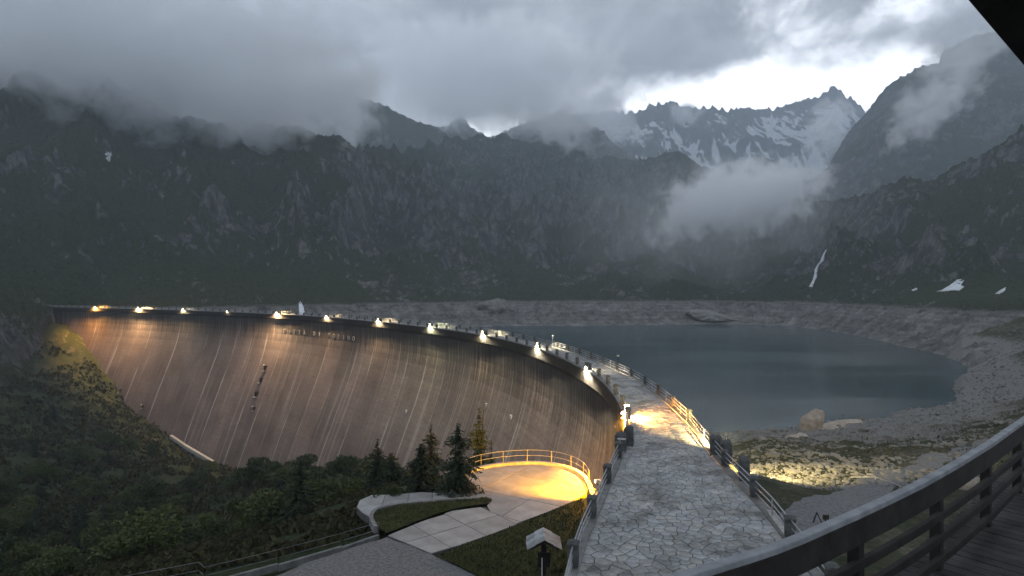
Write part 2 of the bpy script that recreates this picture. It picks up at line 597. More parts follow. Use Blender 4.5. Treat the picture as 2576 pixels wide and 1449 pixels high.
# ------------------------------------------------------------------ dam axis
CR = [(1.2, 17.5), (2.1, 22.5), (3.1, 26.6), (4.1, 29.9), (6.0, 36.3), (8.2, 43.9), (9.7, 51.2), (10.7, 65.0), (10.1, 80.4), (4.8, 110),
      (-6.5, 141), (-22.4, 169), (-43, 197), (-69, 228), (-98, 255), (-130, 279), (-161, 299), (-194, 317), (-228, 334), (-262, 350), (-300, 366)]


def catmull(pts, per=24):
    P_ = [np.array(p, float) for p in pts]
    P_ = [2 * P_[0] - P_[1]] + P_ + [2 * P_[-1] - P_[-2]]
    o = []
    for i in range(1, len(P_) - 2):
        p0, p1, p2, p3 = P_[i - 1:i + 3]
        for t in np.linspace(0, 1, per, endpoint=False):
            o.append(0.5 * ((2 * p1) + (-p0 + p2) * t + (2 * p0 - 5 * p1 + 4 * p2 - p3) * t * t + (-p0 + 3 * p1 - 3 * p2 + p3) * t ** 3))
    o.append(P_[-2])
    return np.array(o)


crv = catmull(CR)
k5 = np.ones(9) / 9
for _ in range(3):          # smooth curvature
    pad = np.pad(crv, ((4, 4), (0, 0)), mode='edge')
    sm = np.stack([np.convolve(pad[:, i], k5, 'valid') for i in (0, 1)], 1)
    sm[:5] = crv[:5]
    sm[-5:] = crv[-5:]
    crv = sm
seg = np.r_[0, np.cumsum(np.hypot(*np.diff(crv, axis=0).T))]
SLEN = float(seg[-1])


def CX(s):
    return np.interp(s, seg, crv[:, 0])


def CY(s):
    return np.interp(s, seg, crv[:, 1])


def frame(s):
    """edge point, tangent (away from camera), downstream normal (to the left)"""
    s = np.asarray(s, float)
    e = 1.5
    tx = CX(np.minimum(s + e, SLEN)) - CX(np.maximum(s - e, 0))
    ty = CY(np.minimum(s + e, SLEN)) - CY(np.maximum(s - e, 0))
    L = np.hypot(tx, ty)
    tx, ty = tx / L, ty / L
    return CX(s), CY(s), tx, ty, -ty, tx


def s_at_depth(dep):
    ss = np.linspace(0, SLEN, 4000)
    return float(ss[np.argmin(np.abs(CY(ss) - dep))])


S0 = s_at_depth(22.5)
_wk = [(17.5, 9.4), (22.5, 9.3), (26.6, 8.9), (31.6, 8.1), (36.3, 7.0), (40.2, 6.1), (44, 5.4), (51.2, 4.7), (65, 4.2), (80, 3.9), (120, 3.8), (400, 3.8)]
WS = [s_at_depth(a) for a, _ in _wk[:-1]] + [SLEN + 1]


def width(s):
    return np.interp(s, WS, [w for _, w in _wk])


def at(s, off, z):
    """point off metres to the RIGHT (upstream) of the downstream crest edge"""
    x, y, tx, ty, nx, ny = frame(s)
    return Vector((float(x - nx * off), float(y - ny * off), z))


# downstream profile: drop below crest -> offset downstream
PD = np.array([0, 0.02, 1.6, 1.62, 2.4, 6, 8, 11, 15, 20, 26, 34, 44, 56, 70, 95.0])
PO = np.array([0.25, 0.25, 0.25, -0.05, -0.30, -0.35, -0.2, 0.35, 1.45, 3.2, 5.6, 8.9, 13.0, 17.6, 22.6, 31.0])


def face(s, dd):
    o = float(np.interp(dd, PD, PO))
    x, y, tx, ty, nx, ny = frame(s)
    return Vector((float(x + nx * o), float(y + ny * o), -dd))


_fs = np.linspace(0, SLEN, 900)
_fd = np.linspace(3.4, 90, 240)
_fx, _fy, _a, _b, _nx, _ny = frame(_fs)
_fo = np.interp(_fd, PD, PO)
_X = _fx[:, None] + _nx[:, None] * _fo
_Y = _fy[:, None] + _ny[:, None] * _fo
_PX = 1288 + FP * _X / _Y
_PY = 724.5 + FP * (CAMZ + _fd[None, :]) / _Y


def face_sd(px, py):
    e = (_PX - px) ** 2 + (_PY - py) ** 2
    i, j = np.unravel_index(np.argmin(e), e.shape)
    return float(_fs[i]), float(_fd[j])


def dam_body():
    root = empty('arch_dam', (0, 0, 0))
    tag(root, 'long curved concrete arch dam with lit streaked face holding back the lake', 'dam')
    dd = np.concatenate([[0.0, 0.02], np.linspace(0.5, 1.6, 3), [1.62, 2.4, 3.4, 4.5, 6, 7, 8, 9.5], np.arange(11, 95, 2.0)])
    oo = np.interp(dd, PD, PO)
    cuts = [0.0] + list(np.arange(6.0, SLEN - 4, 12.0)) + [SLEN - 0.1]
    for k, (a, b_) in enumerate(zip(cuts[:-1], cuts[1:])):     # one cast block between two joints
        ss = np.linspace(a + 0.012, b_ - 0.012, 9)
        x, y, tx, ty, nx, ny = frame(ss)
        proud = random.uniform(-0.02, 0.02)
        jit = fbm(ss[:, None] * 0.15 + 0 * dd, dd[None, :] * 0.12, 3, 5) * 0.05 + proud
        V = np.stack([x[:, None] + nx[:, None] * (oo + jit), y[:, None] + ny[:, None] * (oo + jit), np.broadcast_to(-dd - 0.02, (len(ss), len(dd)))], -1)
        # turned-in edges give the joint its depth
        back = -np.stack([nx, ny, 0 * nx], -1)[:, None, :] * 0.5
        V = np.concatenate([V[:1] + back[:1], V, V[-1:] + back[-1:]], 0)
        su = np.r_[ss[0], ss, ss[-1]]
        me = grid_mesh('dam_block', V, False)
        uvl = me.uv_layers.new(name='dam')
        vi = np.zeros(len(me.loops), np.int32)
        me.loops.foreach_get('vertex_index', vi)
        U = np.stack([np.broadcast_to(su[:, None], (len(su), len(dd))), np.broadcast_to(dd[None], (len(su), len(dd)))], -1).reshape(-1, 2)
        uvl.data.foreach_set('uv', U[vi].astype(np.float32).ravel())
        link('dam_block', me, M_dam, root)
    ss = np.arange(0, SLEN, 1.6)
    x, y, tx, ty, nx, ny = frame(ss)
    # upstream face, vertical, down into the water
    w = width(ss)
    zz = np.array([-0.05, -10, -25, -60.0])
    off = np.array([0, 0, 1.0, 3.0])
    V = np.stack([x[:, None] - nx[:, None] * (w[:, None] + 0.35 + off), y[:, None] - ny[:, None] * (w[:, None] + 0.35 + off), np.broadcast_to(zz, (len(ss), 4))], -1)
    me = grid_mesh('upstream_face', V[:, ::-1], False)
    uvl = me.uv_layers.new(name='dam')
    vi = np.zeros(len(me.loops), np.int32)
    me.loops.foreach_get('vertex_index', vi)
    U = np.stack([np.broadcast_to(ss[:, None], (len(ss), 4)), np.broadcast_to(-zz[::-1] + 12, (len(ss), 4))], -1).reshape(-1, 2)
    uvl.data.foreach_set('uv', U[vi].astype(np.float32).ravel())
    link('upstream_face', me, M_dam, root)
    return root


DAM = dam_body()


def crest_road():
    ss = np.arange(0, SLEN, 1.2)
    x, y, tx, ty, nx, ny = frame(ss)
    w = width(ss)
    t = np.linspace(0, 1, 6)
    off = -0.24 + t[None, :] * (w[:, None] + 0.58)
    V = np.stack([x[:, None] - nx[:, None] * off, y[:, None] - ny[:, None] * off, np.full((len(ss), 6), 0.0)], -1)
    me = grid_mesh('crest_road', V[:, ::-1], False)
    me.materials.append(M_roadfar)
    me.materials.append(M_mortar)
    near = np.repeat((ss[:-1] < s_at_depth(82)).astype(np.int32), 5)
    me.polygons.foreach_set('material_index', near)
    o = link('crest_road', me)
    tag(o, kind='structure')
    return o


def roadfar_mat():
    """crazy paving too far off to tell stones apart"""
    m, b, p = new_mat('far_crazy_paving')
    pos = geo(b)['Position']
    vo = b.n('ShaderNodeTexVoronoi', feature='DISTANCE_TO_EDGE', ins={'Vector': pos, 'Scale': 1.5})
    vc = b.n('ShaderNodeTexVoronoi', ins={'Vector': pos, 'Scale': 1.5})
    cell = b.xyz(vc.outputs['Color'])[0]
    c = b.ramp(cell, [(0.0, (0.18, 0.182, 0.182)), (1.0, (0.38, 0.385, 0.38))])
    c = b.mix(b.smooth(vo.outputs[0], 0.02, 0.07), (0.12, 0.118, 0.11), c)
    # the near metres carry built stones on top of this mortar bed
    b.put(p.inputs['Base Color'], c)
    p.inputs['Roughness'].default_value = 0.9
    bump(b, p, b.noise(pos, 6.0, 4.0), 0.5, 0.03)
    return m


M_roadfar = roadfar_mat()
ROAD = crest_road()


# crazy paving: Voronoi flags laid in (s, offset) space
def clip(poly, nx, ny, c):
    """keep points with nx*x+ny*y <= c"""
    o = []
    n = len(poly)
    for i in range(n):
        a, b = poly[i], poly[(i + 1) % n]
        da, db = nx * a[0] + ny * a[1] - c, nx * b[0] + ny * b[1] - c
        if da <= 0:
            o.append(a)
        if (da < 0) != (db < 0) and abs(da - db) > 1e-12:
            t = da / (da - db)
            o.append((a[0] + (b[0] - a[0]) * t, a[1] + (b[1] - a[1]) * t))
    return o


def inset_poly(poly, dst):
    n = len(poly)
    cx = sum(p[0] for p in poly) / n
    cyy = sum(p[1] for p in poly) / n
    o = list(poly)
    for i in range(n):
        a, b = poly[i], poly[(i + 1) % n]
        ex, ey = b[0] - a[0], b[1] - a[1]
        L = math.hypot(ex, ey)
        if L < 1e-6:
            continue
        qx, qy = ey / L, -ex / L
        c = qx * a[0] + qy * a[1]
        if qx * cx + qy * cyy > c:
            qx, qy, c = -qx, -qy, -c
        o = clip(o, qx, qy, c - dst)
        if len(o) < 3:
            return []
    return o


def paving():
    r = random.Random(11)
    seeds = []
    s_end = s_at_depth(84)
    s = S0 - 4.0
    mn = 0.45
    cell = {}

    def ok(p, d):
        ci, cj = int(p[0] / 1.0), int(p[1] / 1.0)
        for i in range(ci - 1, ci + 2):
            for j in range(cj - 1, cj + 2):
                for q in cell.get((i, j), ()):
                    if (p[0] - q[0]) ** 2 + (p[1] - q[1]) ** 2 < d * d:
                        return False
        return True

    def put(p):
        seeds.append(p)
        cell.setdefault((int(p[0] / 1.0), int(p[1] / 1.0)), []).append(p)
    a = s
    while a < s_end:                       # squared border flags along both kerbs
        put((a, 0.34 + r.uniform(-.02, .02)))
        a += r.uniform(0.62, 0.95)
    a = s
    while a < s_end:
        put((a, float(width(a)) - 0.32))
        a += r.uniform(0.6, 0.9)
    for k in range(26000):
        p = (r.uniform(s, s_end), 0)
        w = float(width(p[0]))
        p = (p[0], r.uniform(0.75, w - 0.75))
        if ok(p, mn * r.choice((0.7, 0.9, 1.1, 1.5))):
            put(p)
    stones = []
    for p in seeds:
        w = float(width(p[0]))
        poly = [(p[0] - 1, p[1] - 1), (p[0] + 1, p[1] - 1), (p[0] + 1, p[1] + 1), (p[0] - 1, p[1] + 1)]
        poly = clip(poly, 0, -1, -0.06)
        dw = float(width(p[0] + 0.5) - width(p[0] - 0.5))
        poly = clip(poly, -dw, 1, w - 0.06 - dw * p[0])
        ci, cj = int(p[0] / 1.0), int(p[1] / 1.0)
        for i in range(ci - 2, ci + 3):
            for j in range(cj - 2, cj + 3):
                for q in cell.get((i, j), ()):
                    if q is p:
                        continue
                    ax, ay = q[0] - p[0], q[1] - p[1]
                    if ax * ax + ay * ay > 4:
                        continue
                    poly = clip(poly, ax, ay, (q[0] ** 2 + q[1] ** 2 - p[0] ** 2 - p[1] ** 2) / 2)
                    if len(poly) < 3:
                        break
        poly = inset_poly(poly, r.uniform(0.010, 0.024)) if len(poly) >= 3 else []
        if len(poly) >= 3:
            stones.append((p, poly))
    stones.sort(key=lambda q: q[0][0])
    vis = [q for q in stones if q[0][0] > S0 - 1.0]
    pre = [q for q in stones if q[0][0] <= S0 - 1.0]
    mats = []
    for i, (c1, c2) in enumerate([((0.25, 0.252, 0.25), (0.40, 0.40, 0.395)), ((0.20, 0.203, 0.203), (0.34, 0.342, 0.338)), ((0.25, 0.245, 0.23), (0.41, 0.402, 0.38)), ((0.22, 0.228, 0.225), (0.38, 0.387, 0.38))]):
        fm = simple('flagstone_%d' % i, c1, c2, 1.6, 0.82, bmp=0.5, bd=0.02)
        fb = NB(fm.node_tree)                 # dirt and damp patches run across many flags
        fp = fm.node_tree.nodes['Principled BSDF']
        src = fp.inputs['Base Color'].links[0].from_socket
        ps = geo(fb)['Position']
        dirt = fb.ramp(fb.noise(ps, 0.45, 6.0, 0.65), [(0.36, (0.55, 0.55, 0.53)), (0.52, (1.0, 1.0, 1.0)), (0.70, (1.12, 1.12, 1.12))])
        spk = fb.ramp(fb.noise(ps, 9.0, 3.0, 0.7), [(0.3, (0.75, 0.75, 0.74)), (0.6, (1.08, 1.08, 1.08))])
        fb.put(fp.inputs['Base Color'], fb.mix(1.0, fb.mix(1.0, src, dirt, 'MULTIPLY'), spk, 'MULTIPLY'))
        mats.append(fm)

    def stone(mb, p, poly, z):
        h = r.uniform(0.03, 0.055)
        tx, ty = r.uniform(-.012, .012), r.uniform(-.012, .012)
        top = inset_poly(poly, 0.018) or poly
        o = at(p[0], p[1], 0.0) if mb is None else Vector((0, 0, 0))
        vs = []
        fs = []
        n = len(poly)
        bt = [at(q[0], q[1], 0.003) for q in poly]
        md = [at(q[0], q[1], h - 0.012 + tx * (q[0] - p[0]) + ty * (q[1] - p[1])) for q in poly]
        tp = [at(q[0], q[1], h + tx * (q[0] - p[0]) + ty * (q[1] - p[1])) for q in top]
        vs = [v - o for v in bt + md]
        for i in range(n):
            j = (i + 1) % n
            fs.append((i, j, n + j, n + i))
        if len(tp) == n:
            vs += [v - o for v in tp]
            for i in range(n):
                j = (i + 1) % n
                fs.append((n + i, n + j, 2 * n + j, 2 * n + i))
            fs.append(tuple(2 * n + i for i in range(n)))
        else:
            fs.append(tuple(n + i for i in range(n)))
        return o, vs, fs
    for k, (p, poly) in enumerate(vis[:300]):
        o, vs, fs = stone(None, p, poly, 0)
        mb = MB().add(vs, fs)
        so = mb.build('paving_stone', mats[r.choice((0, 0, 1, 2, 3))], ROAD)
        so.location = o
    rest = [MB() for _ in mats]
    for p, poly in vis[300:] + pre:
        o, vs, fs = stone(1, p, poly, 0)
        rest[r.choice((0, 0, 1, 2, 3))].add(vs, fs)
    me = None
    allv, allf, mi = [], [], []
    for i, mb in enumerate(rest):
        b = len(allv)
        allv += mb.v
        allf += [tuple(b + q for q in f) for f in mb.f]
        mi += [i] * len(mb.f)
    me = bpy.data.meshes.new('paving_field')
    me.from_pydata(allv, [], allf)
    for mt in mats:
        me.materials.append(mt)
    bm = bmesh.new()
    bm.from_mesh(me)
    bmesh.ops.recalc_face_normals(bm, faces=bm.faces)
    bm.to_mesh(me)
    bm.free()
    me.polygons.foreach_set('material_index', mi)
    tag(link('paving_field', me, None, ROAD), kind='stuff')


paving()

# lamp stations: nearest first
LAMP_D = [51.2, 80.4, 110, 141, 169, 197, 228, 255, 279, 299, 317, 334]
LAMP_S = [s_at_depth(a) for a in LAMP_D]
SODIUM, WARM, COOL, GREEN = (1.0, 0.50, 0.10), (1.0, 0.74, 0.42), (1.0, 0.84, 0.62), (0.95, 0.95, 0.55)
LAMP_C = [(1.0, 0.40, 0.05), (1.0, 0.82, 0.55), (1.0, 0.85, 0.58), (1.0, 0.83, 0.5), (0.98, 0.93, 0.55), (1.0, 0.74, 0.4), (1.0, 0.68, 0.36), (1.0, 0.66, 0.34), (1.0, 0.8, 0.5), (1.0, 0.8, 0.45), (1.0, 0.62, 0.28), (1.0, 0.46, 0.10)]
LAMP_P = [2.6, 0.6, 0.5, 0.58, 0.62, 0.8, 0.9, 3.6, 0.05, 0.55, 4.2, 3.2]


def railing(name, label, side):
    root = empty(name, at(S0, -0.1 if side == 'L' else float(width(S0)), 0.0))
    tag(root, label, 'railing')
    inv = Matrix.Translation(root.location).inverted()

    def e(s):
        return 0.0 if side == 'L' else float(width(s)) + 0.05
    # kerb
    ss = np.arange(S0 - 5, SLEN - 1, 3.0)
    for a0 in range(0, len(ss) - 1, 12):
        mb = MB()
        for s in ss[a0:a0 + 12]:
            s2 = min(s + 3.0, SLEN - 0.5)
            mb.beam(at(s, e(s), 0.07), at(s2, e(s2), 0.07), 0.44, 0.135)
        for i, v in enumerate(mb.v):
            mb.v[i] = tuple(inv @ Vector(v))
        mb.build('kerb', M_kerb, root)
    pm = MB()
    pm.box((0, 0, 0.52), (0.40, 0.42, 0.78), 0, 0.94)
    pmesh = pm.mesh('post')
    pmesh.materials.append(M_post)
    cmesh = MB().box((0, 0, 0.96), (0.44, 0.46, 0.10), 0, 1.0).box((0, 0, 1.05), (0.42, 0.44, 0.08), 0, 0.5).mesh('coping')
    cmesh.materials.append(M_post)
    posts = []
    s = S0 - 4
    sp = 6.1
    gate = [s_at_depth(40.0), s_at_depth(43.5)]
    while s < SLEN - 3:
        if not (gate[0] - 0.8 < s < gate[1] + 0.8):
            posts.append(s)
        s += sp if s > gate[1] else 5.3
    for s in posts:
        o = link('post', pmesh, None, root)
        p = at(s, e(s), 0.10) - root.location
        o.location = p
        x, y, tx, ty, nx, ny = frame(s)
        o.rotation_euler = (0, 0, math.atan2(ty, tx) + random.uniform(-.03, .03))
        o.scale = (1, 1, random.uniform(0.95, 1.05))
        link('coping', cmesh, None, o)
    if side == 'L':
        for ls in LAMP_S:                  # niche cheeks either side of every lamp
            for ds in (-0.85, 0.85):
                o = link('post', pmesh, None, root)
                o.location = at(ls + ds, e(ls), 0.10) - root.location
                x, y, tx, ty, nx, ny = frame(ls)
                o.rotation_euler = (0, 0, math.atan2(ty, tx))
                link('coping', cmesh, None, o)
    bays = list(zip(posts[:-1], posts[1:]))
    for i, (a, b_) in enumerate(bays):
        n = 2 if b_ - a < 9 else 3
        for hz in (0.32, 0.62, 0.92):
            mb = MB()
            pts = [at(q, e(q), hz + 0.1) - root.location for q in np.linspace(a + 0.15, b_ - 0.15, 3)]
            if side == 'L' and any(a < ls < b_ for ls in LAMP_S):
                ls = [q for q in LAMP_S if a < q < b_][0]
                if ls - 1.0 > a + 0.2:
                    mb.tube([at(q, e(q), hz + 0.1) - root.location for q in (a + 0.15, ls - 0.95)], 0.035, 6)
                if ls + 1.0 < b_ - 0.2:
                    mb.tube([at(q, e(q), hz + 0.1) - root.location for q in (ls + 0.95, b_ - 0.15)], 0.035, 6)
                if not mb.v:
                    continue
            else:
                mb.tube(pts, 0.035, 6)
            mb.build('rail', M_rail, root, True)
        if a < s_at_depth(110):
            mb = MB()
            q = (a + b_) / 2
            mb.box(at(q, e(q), 0.58) - root.location, (0.05, 0.05, 0.92))
            mb.build('baluster', M_rail, root)
    return root


railing('crest_railing', 'stone post and pipe railing on the lamp-lit left edge of the dam crest', 'L')
railing('crest_railing', 'stone post and pipe railing along the lake side of the dam crest', 'R')

# stone piers at the landing
def pier(loc, rz, size, label, plaque=None):
    root = empty('stone_pier', loc, rz)
    tag(root, label, 'pier', 'stone piers where the crest road narrows')
    mb = MB()
    sx, sy, sz = size
    mb.box((0, 0, sz / 2), (sx, sy, sz), 0, 0.93)
    blk = mb.build('block', M_post, root, bevel=0.04)
    mb = MB()
    mb.box((0, 0, sz + 0.06), (sx * 1.02, sy * 1.02, 0.12), 0, 0.9)
    mb.box((0, 0, sz + 0.17), (sx * 0.9, sy * 0.9, 0.10), 0, 0.7)
    mb.build('coping', M_post, blk, bevel=0.03)
    if plaque:
        mb = MB()
        mb.box(plaque[0], plaque[1])
        mb.build('plaque', M_white, blk)
    return root


s1 = s_at_depth(41.2)
x, y, tx, ty, nx, ny = frame(s1)
RZ1 = math.atan2(float(ty), float(tx)) - R(90)
pier(at(s1 - 0.2, -0.10, 0.0), RZ1, (0.75, 0.75, 1.05), 'dark stone pier with white plaque on the left crest edge', ((0.1, -0.375, 0.95), (0.55, 0.05, 0.10)))
pier(at(s1 + 1.5, 0.30, 0.0), RZ1, (0.65, 0.7, 1.15), 'taller dark stone pier right behind the plaque pier')
pier(at(s1 + 0.5, float(width(s1)) + 0.10, 0.0), RZ1, (0.8, 0.7, 1.1), 'squat stone pier on the lake side with reflector strip', ((0.36, -0.38, 0.6), (0.06, 0.05, 0.8)))
pier(at(s1 - 0.9, float(width(s1)) + 0.65, 0.0), RZ1, (0.7, 0.9, 1.15), 'rounded stone pier just in front of the reflector pier')
pier(at(s1 - 4.6, float(width(s1 - 4.6)) + 0.45, 0.0), RZ1, (0.6, 0.9, 1.2), 'dark stone pier on lake side nearest the lit rubble slope')

# ------------------------------------------------------------------ crest lamps
LAMP_LABEL = ['glaring orange floodlight on the dam edge nearest the stone piers', 'bright white floodlight second from the stone piers', 'third floodlight from the stone piers along the crest',
              'fourth floodlight from the stone piers along the crest', 'greenish white floodlight on the dam crest', 'floodlight on the crest right of the lettering',
              'floodlight on the crest above the last letters', 'bright warm floodlight on the crest left of the lettering', 'faint nearly dead lamp on the far crest',
              'small floodlight third from the left end of the crest', 'bright warm floodlight second from the left end of the crest', 'orange floodlight at the far left end of the crest']


def lamp(i):
    s, c, pw = LAMP_S[i], LAMP_C[i], LAMP_P[i]
    x, y, tx, ty, nx, ny = frame(s)
    loc = at(s, -0.24, 0.0)
    root = empty('crest_floodlight', loc, math.atan2(float(ny), float(nx)))   # local +x points downstream
    tag(root, LAMP_LABEL[i], 'floodlight', 'floodlights along the dam crest')
    MB().box((0.0, 0, 0.10), (0.4, 0.10, 0.08)).box((0.08, 0, 0.22), (0.06, 0.08, 0.26)).build('bracket', M_dark, root)
    MB().box((0.14, 0, 0.72), (0.34, 0.50, 0.06)).box((0.32, 0, 0.63), (0.04, 0.5, 0.20)).build('hood', M_dark, root)
    hood = [c for c in root.children if c.name.startswith('hood')][0]
    mb = MB()
    k = 8
    vs, fs = [], []
    for a in range(5):
        th = math.pi * a / 4
        for q in range(k):
            ph = 2 * math.pi * q / k
            vs.append((0.12 + 0.15 * math.sin(th) * math.cos(ph), 0.19 * math.sin(th) * math.sin(ph), 0.50 + 0.14 * math.cos(th)))
    for a in range(4):
        for q in range(k):
            fs.append((a * k + q, a * k + (q + 1) % k, (a + 1) * k + (q + 1) % k, (a + 1) * k + q))
    mb.add(vs, fs)
    scale = max(1.0, math.hypot(loc.x, loc.y) / 70.0)
    mb.build('bulb', emit_mat('lamp_glow_%d' % i, tuple(0.35 + 0.65 * q for q in c), 60.0 * min(1, pw + 0.2)), hood, True)
    # downward flood on the face
    ld = bpy.data.lights.new('flood_beam', 'SPOT')
    ld.energy = 30000 * pw
    ld.color = c
    ld.spot_size = R(172)
    ld.spot_blend = 0.35
    ld.shadow_soft_size = 0.12
    lo = bpy.data.objects.new('flood_beam', ld)
    COL.objects.link(lo)
    lo.parent = root
    lo.location = (0.24, 0, 0.18)
    lo.rotation_euler = Vector((0.55, 0, 1)).to_track_quat('Z', 'Y').to_euler()
    # the same lamp spilling through its niche over the road
    ld = bpy.data.lights.new('road_spill', 'POINT')
    ld.energy = min(2600, 4200 * pw) if i else 7000
    ld.color = c if i else tuple(0.2 + 0.8 * q for q in c)
    ld.shadow_soft_size = 0.07
    lo = bpy.data.objects.new('road_spill', ld)
    COL.objects.link(lo)
    lo.parent = root
    lo.location = (-0.08, 0, 0.42)


for i in range(12):
    lamp(i)


# ------------------------------------------------------------------ terrain
def sheet(name, feats, cols, counts, disp, mat, extra=None, blur=9):
    """feats: list of (px array, y array, depth array); per column a profile through all of them"""
    cols = np.asarray(cols, float)
    Y, D = [], []
    for f in feats:
        f = np.array(f, float)
        Y.append(np.interp(cols, f[:, 0], f[:, 1]))
        D.append(np.interp(cols, f[:, 0], f[:, 2]))
    Y, D = np.array(Y), np.array(D)
    Z = CAMZ - (Y - 724.5) / FP * D
    rows_d, rows_z, rows_t = [], [], []
    for k in range(len(feats) - 1):
        t = np.linspace(0, 1, counts[k], endpoint=(k == len(feats) - 2))
        rows_d.append(D[k][None] + (D[k + 1] - D[k])[None] * t[:, None])
        rows_z.append(Z[k][None] + (Z[k + 1] - Z[k])[None] * t[:, None])
        rows_t.append(k + t)
    Dp, Zp, T = np.concatenate(rows_d), np.concatenate(rows_z), np.concatenate(rows_t)
    if blur:
        ker = np.ones(blur) / blur
        pad = blur // 2
        cz = np.pad(Zp, ((0, 0), (pad, pad)), mode='edge')
        Zp = np.apply_along_axis(lambda a: np.convolve(a, ker, 'valid'), 1, cz)
    X = (cols[None] - 1288) / FP * Dp
    dz, snow = disp(X, Dp, Zp, T[:, None] + 0 * Dp, cols[None] + 0 * Dp)
    V = np.stack([X, Dp, Zp + dz], -1)
    me = grid_mesh(name, V, True)
    if snow is not None:
        at_ = me.attributes.new('snow', 'FLOAT', 'POINT')
        at_.data.foreach_set('value', snow.astype(np.float32).ravel())
    o = link(name, me, mat)
    tag(o, kind='structure')
    return o, V


def zfeat(pts, z):
    return [(px, 724.5 + (CAMZ - z) * FP / dd, dd) for px, dd in pts]


water = [(-500, 235), (0, 270), (100, 305), (165, 350), (250, 385), (420, 400), (700, 430), (1000, 500), (1300, 545), (1500, 548), (1800, 572), (1900, 560), (2000, 535), (2130, 450), (2260, 358), (2390, 297), (2450, 250), (2600, 235), (3000, 230)]
ring_add = [(-500, 20), (300, 25), (700, 32), (1000, 60), (1300, 85), (1800, 85), (2000, 75), (2130, 70), (2260, 80), (2390, 90), (2450, 100), (3000, 110)]
ring = [(p, dd + float(np.interp(p, [q[0] for q in ring_add], [q[1] for q in ring_add]))) for p, dd in water]
F_bed = zfeat([(p, dd - 60) for p, dd in water], -45)
F_wat = zfeat(water, -23.2)
F_ring = zfeat(ring, -2.2)
F_low = [(-500, 640, 330), (0, 680, 380), (165, 700, 420), (265, 705, 460), (600, 692, 510), (1000, 690, 615), (1300, 690, 739), (1600, 695, 777), (1800, 700, 799), (2000, 700, 694), (2130, 708, 590), (2200, 722, 540), (2260, 738, 500), (2330, 741, 450), (2450, 740, 425), (2576, 739, 415), (3000, 735, 405)]
F_m0 = [(-500, 560, 400), (0, 590, 440), (265, 600, 530), (600, 610, 575), (1000, 620, 778), (1300, 615, 990), (1600, 620, 1040), (1800, 640, 1039), (2000, 650, 788), (2130, 650, 660), (2260, 650, 570), (2330, 655, 510), (2450, 655, 475), (2576, 650, 460), (3000, 630, 450)]
F_m2 = [(-500, 430, 540), (0, 440, 570), (265, 450, 650), (600, 470, 700), (850, 490, 800), (1000, 510, 1018), (1300, 490, 1448), (1500, 500, 1492), (1700, 520, 1478), (1850, 560, 1360), (2000, 590, 936), (2110, 600, 780), (2200, 590, 690), (2330, 580, 610), (2450, 560, 570), (2576, 540, 550), (3000, 480, 530)]
F_cr = [(-500, 330, 720), (-100, 190, 800), (0, 150, 830), (100, 130, 850), (200, 185, 860), (265, 175, 870), (330, 238, 880), (420, 285, 890), (600, 318, 910), (850, 335, 960), (905, 368, 1018), (1000, 385, 1281), (1130, 352, 1714), (1290, 340, 1933), (1400, 362, 1984), (1500, 392, 2000), (1640, 399, 1984), (1700, 380, 1937), (1755, 412, 1890), (1850, 470, 1671), (2000, 492, 1096), (2060, 500, 956), (2110, 508, 900), (2160, 490, 860), (2230, 458, 820), (2330, 448, 790), (2400, 412, 770), (2500, 365, 750), (2576, 325, 740), (3000, 150, 720)]
F_bk = [(p, yy + 140, dd + 260) for p, yy, dd in F_cr]


def disp_main(X, Y, Z, T, C):
    wx = X + 26 * fbm(X / 150, Y / 150, 3, 3)
    wy = Y + 26 * fbm(X / 150, Y / 150, 3, 9)
    rib = ridged(wx / 120, wy / 230, 6, 21)           # spurs and gullies running to the water
    rough = fbm(wx / 26, wy / 26, 5, 40, 0.6)
    craggy = ridged(wx / 45, wy / 60, 4, 77)
    a = np.interp(T, [0, 1, 1.3, 2, 3, 4, 5, 6, 7], [0, 0.0, 0.10, 0.13, 0.25, 0.9, 0.95, 0.24, 0.8])
    sc = np.clip(Y / 800, 0.4, 1.4)
    dz = a * sc * (46 * rib + 7 * rough + 9 * craggy)
    dz += np.interp(T, [0, 1, 1.2, 2, 3, 7], [0, 0.15, 1.2, 1.4, 1.6, 2.0]) * 1.9 * fbm(X / 9, Y / 9, 4, 60, 0.7)
    flat = np.clip((C - 2200) / 80, 0, 1) * np.exp(-((T - 3.0) / 0.45) ** 2)
    return dz * (1 - 0.8 * flat), None


cols = np.concatenate([np.linspace(-500, -60, 70, endpoint=False), np.linspace(-60, 2640, 900), np.linspace(2646, 3400, 90)])
MOUNT, VM = sheet('mountainside', [F_bed, F_wat, F_ring, F_low, F_m0, F_m2, F_cr, F_bk], cols, [8, 46, 46, 80, 120, 120, 24], disp_main, M_mount)
# flatten index for later look-ups
_mc, _mv = cols, VM


def on_mount(px, py):
    """first visible point of the mountainside under that reference pixel"""
    j = int(np.argmin(np.abs(_mc - px)))
    col = _mv[:, j]
    yy = 724.5 + FP * (CAMZ - col[:, 2]) / col[:, 1]
    best = None
    for i in range(10, len(yy) - 1):
        if (yy[i] - py) * (yy[i + 1] - py) <= 0:
            best = i
            break
    if best is None:
        best = int(np.argmin(np.abs(yy - py)))
    return Vector(col[best])


